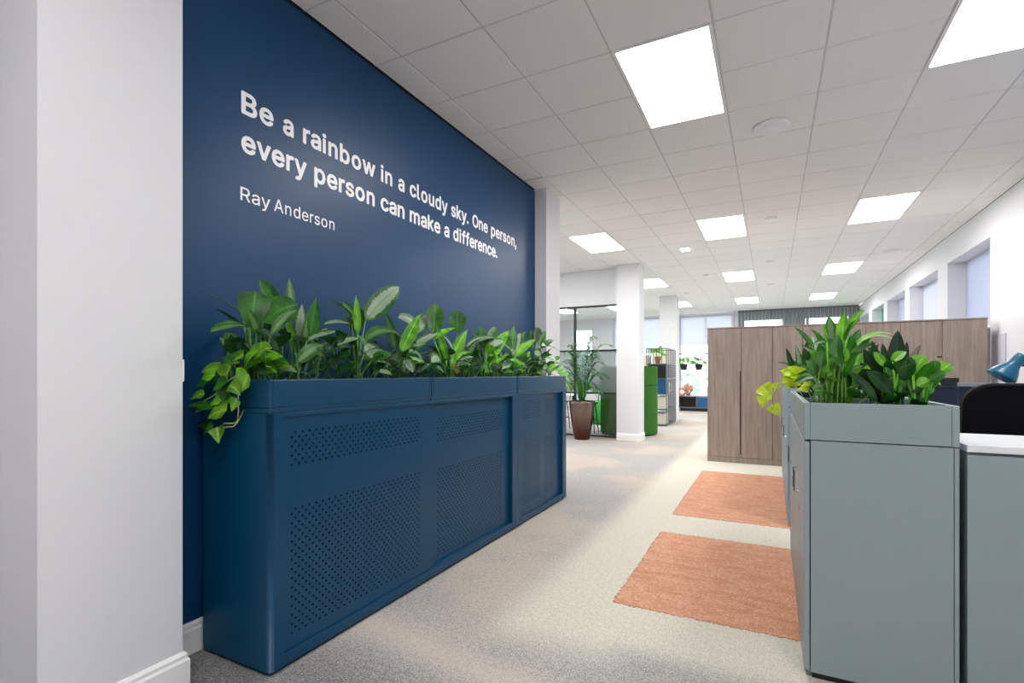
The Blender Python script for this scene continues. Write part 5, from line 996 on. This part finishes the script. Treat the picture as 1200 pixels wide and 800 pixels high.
plant_g('broadleaf_plant', .45, 2.74, 'glossy mid-green bush in front of the snake plant blades', [
    ((1062, 412), (1046, 424), 15, 'oval', 'leaf_bright', dict(face=UG)), ((1036, 424), (1054, 440), 18, 'oval', 'leaf_green', dict(face=FG)), ((1074, 424), (1058, 436), 16, 'oval', 'leaf_green', dict(face=FG)),
    ((1034, 440), (1052, 448), 18, 'oval', 'leaf_green', dict(face=FG)), ((1082, 418), (1066, 430), 15, 'oval', 'leaf_bright', dict(face=FG)), ((1070, 446), (1056, 446), 16, 'oval', 'leaf_green', dict(face=FG)),
    ((1024, 412), (1038, 430), 9, 'oval', 'leaf_bright', dict(face=FG)), ((1084, 440), (1066, 446), 15, 'oval', 'leaf_dark', dict(face=FG)), ((1052, 455), (1052, 438), 13, 'oval', 'leaf_bright', dict(face=FG)),
    ((1040, 458), (1050, 450), 12, 'oval', 'leaf_green', dict(face=FG)), ((1064, 462), (1058, 448), 14, 'oval', 'leaf_dark', dict(face=FG))],
    (8, 2.68, 2.85, .38, .56, SG, .12, .06, ['leaf_green', 'leaf_dark'], 'oval', (.5, 1.2)))
c = plant_g('fleshy_leaf_plant', .53, 2.72, 'plant with round glossy leaves at the right end of the grey planter', [
    ((1114, 426), (1098, 440), 15, 'paddle', 'leaf_bright', dict(face=FG)), ((1097, 422), (1093, 440), 11, 'round', 'leaf_green', dict(face=FG)), ((1103, 451), (1088, 444), 8, 'oval', 'leaf_bright', dict(face=UG)),
    ((1108, 436), (1090, 446), 13, 'oval', 'leaf_green', dict(face=FG, dx=-.02)), ((1074, 452), (1090, 446), 14, 'oval', 'leaf_bright', dict(face=FG)), ((1094, 452), (1084, 462), 10, 'oval', 'leaf_bright', dict(face=FG)),
    ((1084, 416), (1070, 438), 17, 'oval', 'leaf_bright', dict(face=FG)), ((1068, 425), (1062, 442), 14, 'oval', 'leaf_green', dict(face=FG)), ((1066, 458), (1080, 452), 13, 'oval', 'leaf_dark', dict(face=FG)), ((1092, 462), (1080, 468), 12, 'oval', 'leaf_dark', dict(face=FG))])
# ferny plant and lime pothos at the far end of the near planter
plant('broadleaf_plant', .30, 0, 'dark feathery-leaved plant at the back of the near grey planter', G2, [
    ((921, 407), (930, 436), 6, 'lance', 'leaf_dark', dict(face=FG)), ((932, 404), (940, 436), 7, 'lance', 'leaf_silver', dict(face=FG)), ((946, 398), (944, 432), 8, 'lance', 'leaf_dark', dict(face=FG)),
    ((912, 432), (930, 438), 7, 'lance', 'leaf_dark', dict(face=UG)), ((910, 424), (930, 430), 6, 'lance', 'leaf_dark', dict(face=UG)), ((966, 396), (952, 430), 8, 'lance', 'leaf_dark', dict(face=FG)),
    ((958, 404), (948, 432), 8, 'lance', 'leaf_silver_soft', dict(face=FG)), ((926, 420), (940, 440), 8, 'lance', 'leaf_green', dict(face=FG)), ((940, 414), (944, 442), 9, 'lance', 'leaf_green', dict(face=FG)), ((916, 440), (934, 446), 7, 'lance', 'leaf_green', dict(face=UG))],
    (26, 3.4, 4.1, .17, .56, SG, .22, .035, ['leaf_dark', 'leaf_green', 'leaf_silver_soft'], 'lance', (.6, 1.4)), y_=3.75, zs=SG)
def Q3(u, v, dy=0): return PY(u, v, 3.55+dy)
c = trailing('lime_pothos', 'lime-yellow trailing pothos hanging over the side of the near grey planter', G2,
    [[(928, 446, 0), (915, 452, 0), (908, 458, -.02), (900, 462, -.02)], [(920, 450, 0), (909, 455, -.02), (908, 470, -.04), (905, 480, -.04)]], 'leaf_lime', 12, SG, (.20, 3.6, SG), Q3)
for (tu, tv, mu, mv, w_) in ((904, 468, 892, 452, 13), (893, 478, 896, 464, 10), (913, 488, 904, 474, 10), (903, 452, 912, 456, 9), (918, 440, 932, 438, 12), (916, 448, 930, 446, 12), (942, 434, 930, 440, 13), (926, 432, 936, 442, 12),
        (940, 446, 928, 446, 12), (921, 455, 930, 448, 11), (948, 440, 938, 444, 11), (934, 430, 940, 440, 10), (938, 452, 930, 446, 10), (950, 452, 942, 448, 9), (946, 460, 940, 452, 9), (914, 434, 924, 440, 8)):
    leaf(c, 'leaf_lime', Q3(mu, mv), Q3(mu, mv), Q3(tu, tv, -.03), w_/135, 'heart', face=(-.3, -1, .6), sag=.1, stem=0, wave=.15)
random.seed(5)
for o in [o for o in bpy.data.objects if o.get('group') == G2 and o['label'].startswith(('tallest', 'glossy', 'dark feathery'))]:
    lab = o['label']; n_, hh, mm, sh, w0 = (40, (.12, .38), ['leaf_green', 'leaf_bright', 'leaf_green', 'leaf_silver_soft'], 'lance', .026) if lab.startswith('tallest') else ((18, (.05, .2), ['leaf_green', 'leaf_dark', 'leaf_bright'], 'oval', .045) if lab.startswith('glossy') else (50, (.08, .28), ['leaf_dark', 'leaf_green', 'leaf_silver_soft'], 'lance', .026))
    for i in range(n_):
        az = random.uniform(0, 6.28); dx, dy = math.cos(az), math.sin(az); b_ = Vector((o.location.x+random.uniform(-.05, .05), o.location.y+random.uniform(-.1, .25), SG)); h = random.uniform(*hh)
        m_ = b_+Vector((dx*.05, dy*.06, h)); ln = random.uniform(.1, .18); t_ = m_+Vector((dx*ln*.6, dy*ln*.6, ln*random.uniform(-.2, .9)))
        m_.x = max(m_.x, .13); t_.x = max(t_.x, .09)
        leaf(o, random.choice(mm), b_, m_, t_, w0*random.uniform(.8, 1.4), sh, face=(random.uniform(-.5, .5), -1, random.uniform(.2, 1)), fold=.3, stem=.003, wave=.05)
# sparse plants in the far grey planter
for y, lb in ((5.5, 'low green plant at the near end of the far grey planter'), (6.7, 'low green plant at the far end of the far grey planter')):
    plant('broadleaf_plant', .36, 0, lb, 'plants in the far grey planter', [], (9, y-.25, y+.25, .2, .5, SG, .12, .05, ['leaf_green', 'leaf_dark'], 'lance', (.5, 1.2)), y_=y, zs=SG)

# ------------------------------------------------------------ potted palm
px_, py_ = -3.19, 9.72
c = thing('plant_pot', (px_, py_, 0), 'tall tapered glossy bronze-brown pot holding the palm beside the glazed partition', 'pot')
MB().lathe((px_, py_, 0), [(.135, 0), (.15, .02), (.185, .22), (.222, .48), (.243, .68), (.248, .735), (.235, .74), (.225, .70), (.225, .66)], 36).build('vessel', M['bronze'], c, smooth=True)
tag(MB().lathe((px_, py_, .64), [(.22, 0), (.22, .04), (.12, .055), (.001, .05)], 20).build('soil', M['soil'], c), kind='stuff')
c = thing('potted_palm', (px_, py_, .68), 'feathery dark green palm growing in the tall bronze pot', 'palm')
random.seed(11)
def frond(p0, az, reach, top, droop, nl=15, ll=.17):
    mb = MB(); d = Vector((math.cos(az), math.sin(az), 0)); P0 = Vector(p0); P1 = P0+d*reach*.35+Vector((0, 0, top)); P2 = P0+d*reach+Vector((0, 0, top-droop))
    q = lambda t: (1-t)**2*P0+2*t*(1-t)*P1+t*t*P2
    pts = [q(k/8) for k in range(9)]; mb.tube(pts, .006, 4, .002)
    for i in range(len(mb.v)): mb.uv[i] = (.5, .3)
    sd = Vector((-d.y, d.x, 0))
    for i in range(nl):
        t = .27+.73*i/nl; c_ = q(t); tg = (q(min(1, t+.05))-q(t-.05)).normalized()
        for s in (-1, 1):
            l = ll*(1-.5*abs(t-.6)/.4)*random.uniform(.85, 1.1); tip = c_+(tg*.5+sd*s*.85+Vector((0, 0, random.uniform(-.3, 0)))).normalized()*l
            leaf_mesh(mb, c_, c_, tip, .022, 'lance', face=(0, 0, 1), sag=.1, fold=.1, stem=0, rows=3)
    tip = q(1)+(q(1)-q(.9)).normalized()*ll*.7; leaf_mesh(mb, q(1), q(1), tip, .018, 'lance', face=(0, 0, 1), sag=0, stem=0, rows=3)
    return mb
for k in range(46):
    az = k*2.4; lvl = k/46; rr = .2+.38*lvl*random.uniform(.8, 1.1); top = 1.32-.8*lvl+random.uniform(-.1, .1)
    p0 = (px_+.03*math.cos(az), py_+.03*math.sin(az), .69)
    if math.sin(az) > .2: rr = min(rr, .36)
    put_leaf(frond(p0, az, rr, top, .08+.3*lvl, 15, .22), c, 'leaf_palm', 'frond')
put_leaf(frond((px_+.03, py_, .69), -.1, .58, 1.35, .28), c, 'leaf_palm', 'frond')

# ------------------------------------------------------------ small plants far off
def potplant(x, y, z, label, cat, r, h, spread, n, mat, hang=False, potmat='terracotta'):
    c = thing('small_plant', (x, y, z), label, cat)
    MB().lathe((x, y, z), [(r*.6, 0), (r*.9, h*.5), (r, h), (r*.88, h), (r*.86, h*.85), (.001, h*.85)], 16).build('pot', M[potmat], c, smooth=False)
    for i in range(n):
        az = random.uniform(0, 6.28); el = random.uniform(.1, 1.3) if not hang else random.uniform(-.5, 1.1); b = Vector((x, y, z+h*.85)); d = Vector((math.cos(az)*math.cos(el), math.sin(az)*math.cos(el), math.sin(el)))
        m = b+Vector((d.x, d.y, abs(d.z)))*spread*.5+Vector((0, 0, .03)); leaf(c, mat, b, m, m+d*spread*.55, spread*.4, 'heart', face=(random.uniform(-.4, .4), -1, .5), stem=.004)
    return c
potplant(-2.42, 13.2, 1.502, 'leafy plant in a brown pot on the top shelf of the metal rack', 'plant', .08, .17, .26, 9, 'foliage_far')
for x, lb in ((-2.62, 'hanging plant in a dark globe pot, left-hand one in the far window'), (-2.14, 'hanging plant in a dark globe pot, right-hand one in the far window')):
    c = potplant(x, 18.95, 1.38, lb, 'plant', .13, .2, .3, 14, 'foliage_far', True, 'black_metal')
    MB().tube([(x, 18.95, 1.55), (x, 18.95, 1.92)], .004, 5).build('cord', M['black_metal'], c)

# ------------------------------------------------------------ outside the windows: ground, trees and a pale building, seen only as glimpses
struct('ground_outside', box(-40, 40, YF+1, 70, -3.2, -3.1), M['grass_green'])
def tree(x, y, h, r, label):
    c = thing('tree', (x, y, -3.1), label, 'tree', 'trees outside the windows')
    MB().tube([(x, y, -3.1), (x+.1, y, h*.4-3.1), (x, y, h*.7-3.1)], .16, 8, .08).build('trunk', M['dark_wood'], c)
    mb = MB()
    for i in range(500):
        v = Vector((random.gauss(0, 1), random.gauss(0, 1), random.gauss(0, 1))).normalized()*r*random.uniform(.5, 1); p = Vector((x, y, h-r-3.1))+Vector((v.x, v.y, v.z*.9)); d = Vector((random.gauss(0, 1), random.gauss(0, 1), random.gauss(0, .7))).normalized()*.4
        leaf_mesh(mb, p, p, p+d, .3, 'oval', face=(random.gauss(0, 1), random.gauss(0, 1), 1), stem=0, rows=3)
    o = put_leaf(mb, c, 'foliage_pale', 'crown'); tag(o, kind='stuff')
tree(-4.6, 30, 5.2, 1.9, 'pale green tree outside the far window behind the hanging plants')
tree(7.2, 26, 5.2, 1.9, 'green tree outside the right-hand windows, glimpsed past the lockers')
